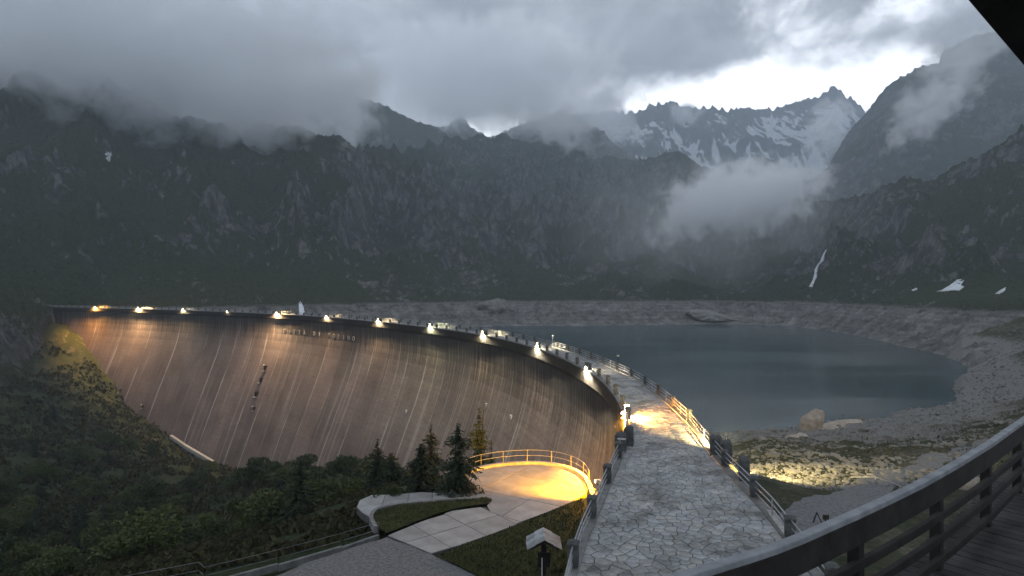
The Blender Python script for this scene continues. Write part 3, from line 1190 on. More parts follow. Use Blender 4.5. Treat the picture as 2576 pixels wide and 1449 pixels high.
def mk_disp(seed, sx, amp, jag, snowy=False):
    def f(X, Y, Z, T, C):
        wx = X + sx * 0.3 * fbm(X / sx, Y / sx, 3, seed + 3)
        rib = ridged(wx / sx, Y / (sx * 1.8), 6, seed)
        rough = fbm(X / (sx * 0.22), Y / (sx * 0.22), 5, seed + 11, 0.62)
        a = np.interp(T, [0, 0.4, 1, 1.15, 2], [0.5, 1, 0.10, 0.6, 1])
        jg = np.exp(-((T - 1) / 0.12) ** 2)
        dz = a * amp * (rib + 0.35 * rough) + jg * jag * (0.8 * ridged(X / (sx * 0.16), Y * 0, 4, seed + 5) + 0.4 * fbm(X / (sx * 0.05), Y * 0, 3, seed + 6))
        sn = None
        if snowy:
            low = -rib
            band = np.interp(T, [0, 0.05, 0.18, 0.45, 0.78, 0.92, 1.0, 2], [-0.2, 0.1, 0.45, 0.5, 0.38, 0.05, -0.3, -1])
            sn = low * 0.45 + band + 0.40 * fbm(X / 120, Y / 200, 5, 91, 0.6) + 0.35 * fbm(X / 38 + Z / 120, Z / 70, 4, 95, 0.6) - 0.07
        return dz, sn
    return f


L2c = [(560, 260, 2122), (700, 190, 2167), (800, 185, 2197), (845, 205, 2212), (880, 225, 2212), (905, 240, 2227), (935, 250, 2227), (975, 265, 2242), (1000, 282, 2242), (1040, 300, 2242), (1100, 318, 2242), (1130, 340, 2242), (1200, 385, 2242), (1300, 440, 2242)]
sheet('middle_ridge', [[(p, 520, 1750) for p in (560, 1300)], L2c, [(p, yy + 200, dd + 300) for p, yy, dd in L2c]], np.linspace(560, 1300, 300), [130, 24], mk_disp(200, 190, 36, 6), M_mount2, blur=3)
L3c = [(1040, 345, 2940), (1130, 310, 2940), (1160, 292, 2940), (1185, 318, 2940), (1230, 345, 2940), (1290, 322, 2940), (1330, 303, 2940), (1345, 296, 2940), (1360, 303, 2940), (1390, 287, 2940), (1412, 272, 2940), (1430, 284, 2940), (1470, 305, 2940), (1500, 318, 2940), (1520, 330, 2940), (1540, 360, 2940), (1580, 388, 2940), (1640, 420, 2940), (1720, 450, 2940)]
sheet('pointed_ridge', [[(p, 520, 2250) for p in (1040, 1720)], L3c, [(p, yy + 200, dd + 300) for p, yy, dd in L3c]], np.linspace(1040, 1720, 280), [120, 24], mk_disp(300, 230, 42, 10), M_mount2, blur=3)
L4c = [(1350, 300, 4590), (1480, 285, 4590), (1560, 282, 4590), (1600, 278, 4590), (1640, 266, 4590), (1665, 256, 4590), (1700, 256, 4590), (1730, 268, 4590), (1760, 264, 4590), (1800, 266, 4590), (1850, 274, 4590), (1900, 270, 4590), (1920, 274, 4590), (1960, 270, 4590), (2000, 262, 4590), (2050, 248, 4590), (2080, 232, 4590), (2098, 220, 4590), (2108, 220, 4590), (2120, 236, 4590), (2150, 256, 4590), (2180, 282, 4590), (2260, 300, 4590), (2400, 260, 4590)]
sheet('snowy_ridge', [[(p, 570, 3100) for p in (1350, 2400)], L4c, [(p, yy + 160, dd + 500) for p, yy, dd in L4c]], np.linspace(1350, 2400, 560), [220, 24], mk_disp(400, 430, 100, 32, True), M_far, blur=3)
L5c = [(2020, 470, 2197), (2080, 420, 2230), (2130, 340, 2281), (2160, 302, 2315), (2182, 280, 2332), (2205, 246, 2349), (2230, 215, 2366), (2270, 192, 2382), (2310, 168, 2399), (2345, 160, 2399), (2364, 160, 2399), (2369, 130, 2399), (2400, 118, 2399), (2440, 92, 2399), (2500, 78, 2366), (2600, 40, 2332), (2800, -40, 2281), (3000, -60, 2281)]
sheet('right_mountain', [[(2020, 590, 1450), (2300, 530, 1400), (3000, 430, 1350)], L5c, [(p, yy + 160, dd + 400) for p, yy, dd in L5c]], np.linspace(2020, 3300, 480), [170, 24], mk_disp(500, 210, 40, 9), M_mount2, blur=3)

# ground far below and all around, out to the horizon
gp = MB()
gp.add([(-4950, -500, -125), (4950, -500, -125), (4950, 5400, -125), (-4950, 5400, -125)], [(0, 1, 2, 3)])
tag(gp.build('ground', M_base), kind='structure')


def rbf_field(pts):
    pts = np.array(pts, float)
    n = len(pts)
    d_ = np.hypot(pts[:, None, 0] - pts[None, :, 0], pts[:, None, 1] - pts[None, :, 1])
    A = np.zeros((n + 3, n + 3))
    A[:n, :n] = d_ + np.eye(n) * 0.6
    A[:n, n] = 1
    A[:n, n + 1:n + 3] = pts[:, :2]
    A[n, :n] = 1
    A[n + 1:, :n] = pts[:, :2].T
    w = np.linalg.solve(A, np.r_[pts[:, 2], 0, 0, 0])

    def f(x, y):
        x = np.asarray(x, float)
        y = np.asarray(y, float)
        s = w[n] + w[n + 1] * x + w[n + 2] * y
        for i in range(n):
            s = s + w[i] * np.hypot(x - pts[i, 0], y - pts[i, 1])
        return s
    return f


def pp(px, py, dd):
    v = P(px, py, dd)
    return (v.x, v.y, v.z)


TZ = -4.0            # terrace level
vp = [(0, -15, -3.5), (-30, -15, -6), (-14, 6, -4.4), (2, 8, -3.4), (-5, 15, -4.0), (3, 12, -3.2), (0.8, 19, -3.4), (1.0, 27, -3.9), (2.2, 31, -4.2),
      (-2, 26, -4.2), (-6, 31, -4.3), (-1, 35, -4.3), (-5, 38, -4.4), (2, 40, -4.4), (5, 44, -4.4), (-4, 44, -4.4), (0, 50, -4.4), (5, 49, -4.4), (-3, 53, -4.6), (2, 54.5, -4.6),
      (-9, 45, -4.8), (-11, 40, -4.9), (-9, 37, -4.8), (-12, 34, -4.8), (-18, 33, -4.9), (-16, 26, -4.7), (-26, 30, -5.4), (-12, 52, -6.5), (-7, 57, -7.5), (4, 60, -10), (-4, 66, -14)]
vp += [pp(*q) for q in [(300, 1470, 60), (0, 1420, 90), (200, 1320, 110), (0, 1200, 150), (400, 1255, 150), (600, 1240, 175), (800, 1205, 160), (900, 1190, 130), (700, 1350, 90), (850, 1300, 65), (905, 1245, 72),
                        (560, 1360, 72), (450, 1420, 62), (0, 1000, 230), (100, 950, 280), (165, 832, 334), (235, 925, 316), (300, 1000, 300), (430, 1095, 283), (550, 1167, 265), (600, 1190, 235), (420, 1150, 230), (250, 1080, 235), (120, 1080, 215),
                        (700, 1200, 230), (850, 1180, 200), (1000, 1185, 170), (1100, 1200, 130), (1250, 1230, 90), (-300, 900, 260), (-300, 1100, 160), (-300, 1350, 80), (-100, 860, 300), (60, 800, 340)]]
vp += [(-190, 200, -34), (-60, 20, -14), (-90, 40, -22), (20, 70, -26), (18, 100, -40), (10, 130, -52), (-30, 185, -62)]
VZ = rbf_field(vp)


def valley_z(x, y):
    x = np.asarray(x, float)
    y = np.asarray(y, float)
    z = VZ(x, y)
    far = np.clip((np.hypot(x, y - 42) - 16) / 40, 0, 1)
    z = z + far * (2.0 * fbm(x / 24, y / 24, 4, 71, 0.55) + 0.6 * fbm(x / 5, y / 5, 3, 73))
    z = z + 0.03 * fbm(x / 1.5, y / 1.5, 2, 79)
    return z


vc = np.linspace(-700, 1800, 520)
vd = np.concatenate([np.linspace(4, 60, 170, endpoint=False), np.geomspace(60, 372, 220)])
Xv = (vc[None] - 1288) / FP * vd[:, None]
Yv = vd[:, None] + 0 * Xv
Zv = valley_z(Xv, Yv)
# keep the hillside on the downstream side of the dam: sink what would pass the face
ssn = np.linspace(0, SLEN, 500)
fx_, fy_, _, _, nx_, ny_ = frame(ssn)


def side(x, y):
    """metres downstream (+) of the crest edge"""
    sh = x.shape
    x = x.ravel()
    y = y.ravel()
    o = np.empty(len(x))
    for i in range(0, len(x), 20000):
        dx_ = x[i:i + 20000, None] - fx_
        dy_ = y[i:i + 20000, None] - fy_
        k = np.argmin(dx_ ** 2 + dy_ ** 2, 1)
        q = np.arange(len(k))
        o[i:i + 20000] = dx_[q, k] * nx_[k] + dy_[q, k] * ny_[k]
    return o.reshape(sh)


sd_ = side(Xv, Yv)
Zv = np.where(sd_ < 0.6, np.minimum(Zv, -2.5), Zv)
Zv = np.where(sd_ < -6, -60.0, Zv)
o = link('hillside', grid_mesh('hillside', np.stack([Xv, Yv, Zv], -1)), M_valley)
tag(o, kind='structure')

# right bank of the lake
bp = [(14, 10, -1.0), (25, 0, 0), (60, 0, 4), (13, 22, -0.9), (14, 30, -0.7), (15.5, 38, -1.0), (16, 45, -2.6), (30, 20, -0.6), (17, 60, -8), (18, 80, -15), (14, 100, -24)]
bp += [pp(*q) for q in [(1850, 1165, 45), (1900, 1135, 68), (1850, 1112, 90), (1990, 1102, 105), (2035, 1085, 125), (1950, 1180, 50), (2000, 1140, 68),
                        (1790, 1083, 146), (1900, 1080, 147), (2050, 1072, 150), (2150, 1062, 155), (2230, 1055, 158), (2300, 1022, 176), (2380, 990, 196), (2440, 950, 231), (2450, 925, 256),
                        (2300, 1100, 100), (2200, 1120, 90), (2100, 1250, 38), (2300, 1185, 56), (2500, 1105, 80), (2560, 1040, 112), (2100, 1390, 27.5), (2250, 1320, 31), (2400, 1300, 32), (2576, 1250, 34), (2530, 860, 275), (2500, 1000, 175), (2576, 960, 172), (2620, 860, 205), (2750, 800, 225), (2900, 900, 100),
                        (1800, 1030, 190), (2000, 1020, 190), (2200, 985, 215), (2330, 965, 225), (1700, 1080, 140), (1650, 960, 290), (1900, 960, 290), (2200, 940, 290), (2330, 930, 290), (2200, 1000, 190), (1600, 1000, 220)]]
bp += [(110, 330, -1), (150, 330, 6)]
BZ = rbf_field(bp)


def bank_z(x, y):
    x = np.asarray(x, float)
    y = np.asarray(y, float)
    z = BZ(x, y)
    far = np.clip((y - 36) / 40, 0, 1)
    px = 1288 + FP * x / np.maximum(y, 1.0)
    w_ = np.clip((2420 - px) / 70, 0, 1) * np.clip((y - 166) / 16, 0, 1)
    z = z * (1 - w_) + np.minimum(z, -27.5) * w_
    return z + far * (0.9 * fbm(x / 14, y / 14, 4, 81, 0.6) + 0.35 * fbm(x / 3, y / 3, 3, 83)) + 0.05 * fbm(x / 1.2, y / 1.2, 3, 85)


bc = np.linspace(1560, 3300, 420)
bd = np.concatenate([np.linspace(3, 60, 150, endpoint=False), np.geomspace(60, 300, 240)])
Xb = (bc[None] - 1288) / FP * bd[:, None]
Yb = bd[:, None] + 0 * Xb
Zb = bank_z(Xb, Yb)
ssn2 = np.linspace(0, SLEN, 700)
sdb = side(Xb, Yb)
wb_ = width(np.interp(Yb, CY(ssn2), ssn2))
Zb = np.where(sdb > -(wb_ + 0.6), np.minimum(Zb, -1.2) - np.clip(sdb + wb_ + 0.6, 0, 3) * 3.0, Zb)
o = link('lake_bank', grid_mesh('lake_bank', np.stack([Xb, Yb, Zb], -1)), M_bank)
tag(o, kind='structure')

def on_bank(px, py):
    dd = np.geomspace(18, 300, 1500)
    x = (px - 1288) / FP * dd
    z = bank_z(x, dd)
    yy = 724.5 + (CAMZ - z) / dd * FP
    i = int(np.argmax(yy < py))
    return Vector((float(x[i]), float(dd[i]), float(z[i])))


tk = catmull([tuple(on_bank(*q)[:2]) for q in [(1975, 1395), (2010, 1335), (2080, 1275), (2190, 1225), (2320, 1180), (2460, 1128), (2620, 1060)]], 10)
tt = np.gradient(tk, axis=0)
tt = tt / np.hypot(tt[:, 0], tt[:, 1])[:, None]
tw = np.linspace(-1.5, 1.5, 9)
Xt = tk[:, 0][:, None] - tt[:, 1][:, None] * tw
Yt = tk[:, 1][:, None] + tt[:, 0][:, None] * tw
Zt = bank_z(Xt, Yt) + 0.10 - 0.12 * np.abs(tw / 1.5) ** 3
tag(link('gravel_track', grid_mesh('gravel_track', np.stack([Xt, Yt, Zt], -1)[:, ::-1]), M_gravel), kind='structure')

# lake
def lake():
    m, b, p = new_mat('lake_water')
    pos = geo(b)['Position']
    b.put(p.inputs['Base Color'], (0.016, 0.048, 0.057))
    b.put(p.inputs['Roughness'], b.smooth(b.noise(b.vm('MULTIPLY', pos, (0.4, 1, 1)), 0.018, 4.0, 0.6), 0.4, 0.62, 0.14, 0.22))
    p.inputs['IOR'].default_value = 1.33
    p.inputs['Specular IOR Level'].default_value = 0.5
    n = b.noise(b.vm('MULTIPLY', pos, (1, 0.5, 1)), 0.6, 5.0, 0.6)
    bump(b, p, n, 0.13, 0.3)
    ss = np.linspace(s_at_depth(34), SLEN, 80)
    edge = [at(s, float(width(s)) - 0.5, -23.0) for s in ss]
    poly = [(v.x, v.y) for v in edge] + [(-420, 520), (-420, 760), (600, 760), (600, 60), (30, 30)]
    me = bpy.data.meshes.new('lake')
    me.from_pydata([(q[0], q[1], -23.0) for q in poly], [], [tuple(range(len(poly)))[::-1]])
    bm = bmesh.new()
    bm.from_mesh(me)
    bmesh.ops.triangulate(bm, faces=bm.faces)
    for f in bm.faces:
        if f.normal.z < 0:
            f.normal_flip()
    bm.to_mesh(me)
    bm.free()
    tag(link('lake', me, m), kind='structure')


lake()
# ------------------------------------------------------------------ lettering and fittings on the face
def lettering():
    root = empty('dam_lettering', face(face_sd(800, 845)[0], 7.0))
    tag(root, 'row of pale capital letters high on the dam face reading CITTA DI TORINO', 'lettering')
    m = simple('pale_letter_paint', (0.22, 0.22, 0.21), (0.36, 0.36, 0.35), 2.0, 0.8)
    txt = 'CITTÀ DI TORINO'
    sa, _ = face_sd(716, 838)
    sb, _ = face_sd(891, 854)
    dg = bpy.context.evaluated_depsgraph_get
    for i, ch in enumerate(txt):
        if ch == ' ':
            continue
        s = sa + (sb - sa) * i / (len(txt) - 1)
        cu = bpy.data.curves.new('letter', 'FONT')
        cu.body = ch
        cu.size = 2.3
        cu.extrude = 0.06
        cu.align_x = 'CENTER'
        cu.resolution_u = 4
        to = bpy.data.objects.new('letter_src', cu)
        COL.objects.link(to)
        bpy.context.view_layer.update()
        me = bpy.data.meshes.new_from_object(to.evaluated_get(dg()))
        bpy.data.objects.remove(to)
        me.materials.clear()
        o = link('letter', me, m, root)
        x, y, tx, ty, nx, ny = frame(s)
        f0 = face(s, 7.4)
        # letter x axis = reading direction = towards the camera end, z axis = downstream
        X_ = Vector((-float(tx), -float(ty), 0))
        Y_ = Vector((0, 0, 1))
        Z_ = X_.cross(Y_)
        mt = Matrix((X_, Y_, Z_)).transposed().to_4x4()
        mt.translation = f0 + Z_ * 0.10 - root.location
        o.matrix_local = mt


lettering()


def face_box(px, py, size, label, name='inspection_platform', lit=False):
    s, dd = face_sd(px, py)
    x, y, tx, ty, nx, ny = frame(s)
    c = face(s, dd)
    root = empty(name, c, math.atan2(float(ny), float(nx)))
    tag(root, label, 'platform', 'small platforms on the dam face')
    w, h = size
    MB().box((0.5, 0, 0), (1.2, w, 0.15)).build('floor', M_kerb, root)
    mb = MB()
    for q in (-w / 2, 0, w / 2):
        mb.box((1.05, q, 0.6), (0.06, 0.06, 1.1))
    mb.box((1.05, 0, 1.1), (0.06, w, 0.06))
    mb.build('guard_rail', M_dark, root)
    MB().box((-0.3, 0, h / 2), (0.7, w * 0.7, h)).build('doorway', M_dark, root)
    if lit:
        MB().box((0.5, 0, h + 0.3), (0.4, 0.5, 0.4)).build('lamp_box', M_white, root)


face_box(666, 932, (2.2, 2.2), 'topmost dark platform on the dam face with white lamp box', lit=True)
face_box(655, 962, (2.0, 2.0), 'second dark platform down the face of the dam')
face_box(643, 998, (2.4, 2.2), 'third dark platform down the face of the dam')
face_box(637, 1034, (1.6, 1.6), 'lowest platform on the dam face, with white lamp box', lit=True)
face_box(358, 1028, (1.4, 1.4), 'small platform with white lamp box at the left foot of the dam', lit=True)


# drain pipes / white measuring brackets on joints
for k, (px, py) in enumerate([(1022, 1037), (1285, 1050), (1225, 1018)]):
    s, dd = face_sd(px, py)
    x, y, tx, ty, nx, ny = frame(s)
    root = empty('wall_bracket', face(s, dd), math.atan2(float(ny), float(nx)))
    tag(root, ['white bracket on a pale joint left of the tall larch top', 'white bracket on a pale joint nearest the terrace', 'white bracket on the joint between the other two brackets'][k], 'bracket', 'white brackets on the dam face')
    MB().box((0.1, 0, 0), (0.35, 0.8, 0.9)).build('plate', M_palekerb, root)
    MB().box((0.2, 0.0, -1.2), (0.12, 0.16, 1.6)).build('pipe', M_palekerb, root)

# foot wall at the dam's left toe
def toe():
    pts = []
    for px, py in ((435, 1097), (470, 1122), (505, 1143), (548, 1166)):
        s, dd = face_sd(px, py)
        v = face(s, dd)
        x, y, tx, ty, nx, ny = frame(s)
        pts.append(v + Vector((float(nx), float(ny), 0)) * 0.8)
    root = empty('toe_wall', pts[0])
    tag(root, 'thin pale stair wall climbing the left toe of the dam', 'wall')
    for a, b_ in zip(pts[:-1], pts[1:]):
        MB().beam(a - root.location, b_ - root.location, 1.2, 1.4).build('wall_section', M_palekerb, root)


toe()

# ------------------------------------------------------------------ terrace and paths
def g2(px, py, z=TZ):
    v = G(px, py, z)
    return (v.x, v.y)


OVAL = [g2(*q) for q in [(1165, 1195), (1200, 1182), (1250, 1173), (1300, 1169), (1350, 1168), (1400, 1174), (1440, 1186), (1468, 1204), (1480, 1226), (1474, 1243), (1440, 1262), (1385, 1285), (1310, 1313), (1235, 1290), (1225, 1272), (1238, 1258), (1150, 1256), (1120, 1240)]]
PATHQ = [g2(*q) for q in [(1085, 1392), (975, 1347), (1060, 1312), (1140, 1284), (1222, 1274), (1236, 1290), (1312, 1314), (1240, 1342), (1160, 1370)]]
ARM = [g2(*q) for q in [(1118, 1241), (1150, 1256), (1080, 1263), (1000, 1270), (955, 1280), (930, 1300), (912, 1290), (897, 1275), (905, 1258), (935, 1245), (1000, 1243), (1060, 1238)]]


def area(poly):
    return 0.5 * abs(sum(poly[i][0] * poly[(i + 1) % len(poly)][1] - poly[(i + 1) % len(poly)][0] * poly[i][1] for i in range(len(poly))))


TERR = empty('terrace', (*g2(1300, 1240), TZ))
tag(TERR, kind='structure')


def slabs(poly, ang, du, dv, ou=0.0, ov=0.0):
    c, s = math.cos(ang), math.sin(ang)
    us = [p[0] * c + p[1] * s for p in poly]
    vs = [-p[0] * s + p[1] * c for p in poly]
    u = min(us) - ou
    while u < max(us):
        v = min(vs) - ov
        while v < max(vs):
            q = clip(poly, -c, -s, -u)
            q = clip(q, c, s, u + du) if len(q) > 2 else q
            q = clip(q, s, -c, -v) if len(q) > 2 else q
            q = clip(q, -s, c, v + dv) if len(q) > 2 else q
            if len(q) > 2 and area(q) > 0.25:
                q2 = []
                for i_, p_ in enumerate(q):
                    if not q2 or (p_[0] - q2[-1][0]) ** 2 + (p_[1] - q2[-1][1]) ** 2 > 0.004:
                        q2.append(p_)
                cx = sum(p_[0] for p_ in q2) / len(q2)
                cyy = sum(p_[1] for p_ in q2) / len(q2)
                sh = [((p_[0] - cx), (p_[1] - cyy)) for p_ in q2]
                k = 1 - 0.025 / max(0.3, math.sqrt(area(q2)) / 2)
                mb = MB().prism([(a * k, b_ * k) for a, b_ in sh], -0.22, random.uniform(0.0, 0.012))
                o_ = mb.build('slab', M_slab, TERR)
                o_.location = Vector((cx, cyy, TZ)) - TERR.location
            v += dv
        u += du


pa = Vector(g2(1240, 1342)) - Vector(g2(1085, 1392))
slabs(PATHQ, math.atan2(pa.y, pa.x), 2.6, 2.3, 0.6, 0.0)
slabs(OVAL, math.atan2(pa.y, pa.x) + 0.35, 4.6, 4.0, 0.8, 1.0)
slabs(ARM, 0.1, 1.7, 9.0)
link('slab_bed', MB().prism(OVAL, -0.5, -0.03).prism(PATHQ, -0.5, -0.035).prism(ARM, -0.5, -0.04).mesh('slab_bed'), M_mortar, TERR).location = (-TERR.location.x, -TERR.location.y, 0)


def curve_kerb(root, pts, z, w, h, mat, name='kerb'):
    cv = catmull([p for p in pts], 8)
    mb = MB()
    n = len(cv)
    vs = []
    for i in range(n):
        t = cv[min(i + 1, n - 1)] - cv[max(i - 1, 0)]
        t = t / (np.hypot(*t) + 1e-9)
        q = np.array([-t[1], t[0]]) * w / 2
        for sg, zz in ((1, z - 0.3), (1, z + h), (-1, z + h), (-1, z - 0.3)):
            vs.append((cv[i][0] + q[0] * sg - root.location.x, cv[i][1] + q[1] * sg - root.location.y, zz - root.location.z))
    fs = [(0, 1, 2, 3), tuple((n - 1) * 4 + k for k in (3, 2, 1, 0))]
    for i in range(n - 1):
        for k in range(4):
            fs.append((i * 4 + k, (i + 1) * 4 + k, (i + 1) * 4 + (k + 1) % 4, i * 4 + (k + 1) % 4))
    mb.add(vs, fs)
    return mb.build(name, mat, root), cv


# curved parapet kerb and its railing at the terrace edge
TR = empty('terrace_railing', (*g2(1165, 1197), TZ))
tag(TR, 'low curved railing on a pale kerb round the yellow-lit terrace', 'railing')
edge_pts = [g2(*q) for q in [(1160, 1199), (1200, 1183), (1250, 1173), (1300, 1168.5), (1350, 1167.5), (1400, 1173), (1440, 1185), (1468, 1202), (1482, 1224), (1490, 1246), (1503, 1262)]]
_, ecv = curve_kerb(TR, edge_pts, TZ, 0.34, 0.24, M_palekerb)
elen = np.r_[0, np.cumsum(np.hypot(*np.diff(ecv, axis=0).T))]


def epos(q):
    return Vector((float(np.interp(q, elen, ecv[:, 0])), float(np.interp(q, elen, ecv[:, 1])), TZ + 0.24)) - TR.location


ql = np.arange(0.4, elen[-1] - 2.0, 2.1)
for q in ql:
    MB().box(epos(q) + Vector((0, 0, 0.48)), (0.045, 0.045, 0.96)).build('post', M_rail, TR)
for hz in (0.5, 0.96):
    MB().tube([epos(q) + Vector((0, 0, hz)) for q in np.linspace(ql[0], ql[-1], 40)], 0.021, 6).build('rail', M_rail, TR, True)

# grass island and its dark kerb
isl = empty('island_kerb', (*g2(950, 1300), TZ))
tag(isl, 'dark curved kerb round the small grass island below the spruces', 'kerb')
curve_kerb(isl, [g2(*q) for q in [(945, 1330), (934, 1305), (948, 1285), (1000, 1272), (1080, 1265), (1150, 1259), (1205, 1257)]], TZ, 0.25, 0.16, M_kerb)
ISL = [g2(*q) for q in [(972, 1345), (940, 1322), (936, 1303), (950, 1287), (1000, 1274), (1080, 1267), (1150, 1261), (1225, 1254), (1239, 1259), (1224, 1272), (1140, 1283), (1060, 1310)]]


def lawn(name, poly, z, mat, noise_amp=0.04, step=0.35, kind='structure'):
    """a gently bumpy sheet cut to an outline"""
    bm = bmesh.new()
    bm.faces.new([bm.verts.new((p[0], p[1], z)) for p in poly])
    xs = [p[0] for p in poly]
    ys = [p[1] for p in poly]
    for ax, lo, hi in ((0, min(xs), max(xs)), (1, min(ys), max(ys))):
        q = lo + step
        while q < hi:
            co = (q, 0, 0) if ax == 0 else (0, q, 0)
            no = (1, 0, 0) if ax == 0 else (0, 1, 0)
            bmesh.ops.bisect_plane(bm, geom=bm.verts[:] + bm.edges[:] + bm.faces[:], plane_co=co, plane_no=no)
            q += step
    for v in bm.verts:
        v.co.z += noise_amp * float(fbm(np.array([v.co.x / 0.9]), np.array([v.co.y / 0.9]), 3, 3)[0])
    bmesh.ops.recalc_face_normals(bm, faces=bm.faces)
    for f in bm.faces:
        if f.normal.z < 0:
            f.normal_flip()
        f.smooth = True
    me = bpy.data.meshes.new(name)
    bm.to_mesh(me)
    bm.free()
    o = link(name, me, mat)
    tag(o, kind=kind)
    return o


lawn('grass_island', ISL, TZ + 0.10, M_grass, 0.06)
GL = [g2(*q, z=TZ + 0.05) for q in [(1478, 1246), (1500, 1266), (1512, 1290), (1490, 1340), (1462, 1400), (1436, 1462), (1380, 1475), (1230, 1462), (1100, 1398), (1160, 1373), (1240, 1345), (1313, 1316), (1388, 1287), (1443, 1263)]]
lawn('lawn', GL, TZ + 0.06, M_grass, 0.05)
GR = [g2(*q, z=TZ + 0.0) for q in [(1088, 1394), (974, 1350), (900, 1372), (780, 1412), (660, 1462), (640, 1520), (900, 1560), (1230, 1500), (1228, 1461), (1100, 1400)]]
lawn('gravel_path', GR, TZ - 0.03, M_gravel, 0.03)

# left path railing on a low wall
FR = empty('path_railing', G(950, 1338, -4.6))
tag(FR, 'thin grey two-pipe railing on a low kerb along the gravel path, bottom left', 'railing')
M_dull = simple('dull_rail', (0.10, 0.105, 0.105), (0.19, 0.195, 0.195), 5.0, 0.7, 0.2, bmp=0.1)
fpts = [G(952, 1350, -4.4), G(860, 1379, -4.4), G(700, 1423, -4.4), G(514, 1470, -4.45), G(500, 1456, -4.45), G(330, 1490, -4.5), G(150, 1525, -4.6)]
for a, b_ in zip(fpts[:-1], fpts[1:]):
    MB().beam(a - FR.location + Vector((0, 0, -0.05)), b_ - FR.location + Vector((0, 0, -0.12)), 0.20, 0.36).build('kerb', M_kerb, FR)
    n = max(1, int((b_ - a).length / 2.2))
    for i in range(n + 1):
        q = a.lerp(b_, i / n)
        MB().box(q - FR.location + Vector((0, 0, 0.46)), (0.035, 0.035, 0.86)).build('post', M_dull, FR)
    for hz in (0.44, 0.88):
        MB().tube([a - FR.location + Vector((0, 0, hz)), b_ - FR.location + Vector((0, 0, hz))], 0.018, 6).build('rail', M_dull, FR, True)

# ------------------------------------------------------------------ terrace flood lamp
tl = G(1504, 1262, TZ)
fl = empty('terrace_floodlight', tl)
tag(fl, 'small white-topped floodlight throwing yellow light over the terrace', 'floodlight')
MB().tube([(0, 0, -0.2), (0, 0, 1.25)], 0.05, 8).build('pole', M_dark, fl, True)
MB().box((0, 0, 1.45), (0.34, 0.30, 0.20)).build('housing', M_white, fl, bevel=0.03)
MB().box((-0.19, 0.02, 1.42), (0.03, 0.26, 0.14)).build('lens', emit_mat('yellow_lamp_glow', (1, 0.75, 0.2), 20), fl)
ld = bpy.data.lights.new('terrace_beam', 'SPOT')
ld.energy = 22000
ld.color = (1.0, 0.41, 0.0)
ld.spot_size = R(96)
ld.spot_blend = 1.0
ld.shadow_soft_size = 0.08
lo = bpy.data.objects.new('terrace_beam', ld)
COL.objects.link(lo)
lo.parent = fl
lo.location = (-0.26, 0.03, 1.42)
tgt = G(1405, 1224, TZ) - tl - Vector(lo.location)
lo.rotation_euler = (-tgt).to_track_quat('Z', 'Y').to_euler()
pl = G(1494, 1325, TZ)
dp = empty('dark_pole', pl)
tag(dp, 'thin dark upright pole in the lawn beside the crest wall', 'pole')
MB().tube([(0, 0, -0.2), (0, 0, 1.9)], 0.04, 8).build('shaft', M_dark, dp, True)
MB().box((0, 0, 1.93), (0.12, 0.12, 0.06)).build('cap', M_dark, dp)

# flood lamp hanging on the lake side, lighting the rubble slope
sl = at(s_at_depth(42.2), float(width(s_at_depth(42.2))) + 0.95, 0.9)
fl2 = empty('slope_floodlight', sl)
tag(fl2, 'floodlight on the outer side of the lake-side pier lighting the rubble slope', 'floodlight')
MB().box((-0.2, 0, 0), (0.5, 0.08, 0.08)).build('bracket', M_dark, fl2)
MB().box((0.1, 0.0, 0.0), (0.25, 0.3, 0.2)).build('housing', M_dark, fl2)
MB().box((0.1, 0.17, -0.02), (0.2, 0.03, 0.14)).build('lens', emit_mat('slope_lamp_glow', (1, 0.85, 0.5), 12), fl2)
ld = bpy.data.lights.new('slope_beam', 'SPOT')
ld.energy = 26000
ld.color = (1.0, 0.78, 0.34)
ld.spot_size = R(125)
ld.spot_blend = 0.9
ld.shadow_soft_size = 0.1
lo = bpy.data.objects.new('slope_beam', ld)
COL.objects.link(lo)
lo.parent = fl2
lo.location = (0.12, 0.25, 0.25)
tgt = Vector((20.0, 54, -5.5)) - sl - Vector(lo.location)
lo.rotation_euler = (-tgt).to_track_quat('Z', 'Y').to_euler()

# ------------------------------------------------------------------ information board with a slab roof
kb = G(1368, 1452, -3.75)
KZ = float(valley_z(np.array([kb.x]), np.array([kb.y]))[0])
ki = empty('information_post', (kb.x, kb.y, TZ + 0.05))
tag(ki, 'dark wooden post with small gabled stone-slab roof on the lawn', 'shelter')
MB().box((0, 0, 0.95), (0.24, 0.20, 1.95)).build('post', M_wood2, ki, bevel=0.01)
MB().box((0, -0.13, 1.15), (0.62, 0.04, 0.0 + 0.75)).build('panel', M_wood2, ki)
MB().box((-0.10, -0.16, 0.75), (0.05, 0.02, 1.0)).build('edge_strip', M_white, ki)
roof = MB().beam((0, -0.75, 2.32), (0, 0.75, 2.32), 0.10, 0.12).build('roof', M_wood2, ki)
MB().beam((-0.72, -0.68, 1.93), (0, -0.68, 2.30), 0.07, 0.10).beam((0, -0.68, 2.30), (0.72, -0.68, 1.93), 0.07, 0.10).build('rafter', M_wood2, roof)
MB().beam((-0.72, 0.6, 1.93), (0, 0.6, 2.30), 0.07, 0.10).beam((0, 0.6, 2.30), (0.72, 0.6, 1.93), 0.07, 0.10).build('rafter', M_wood2, roof)
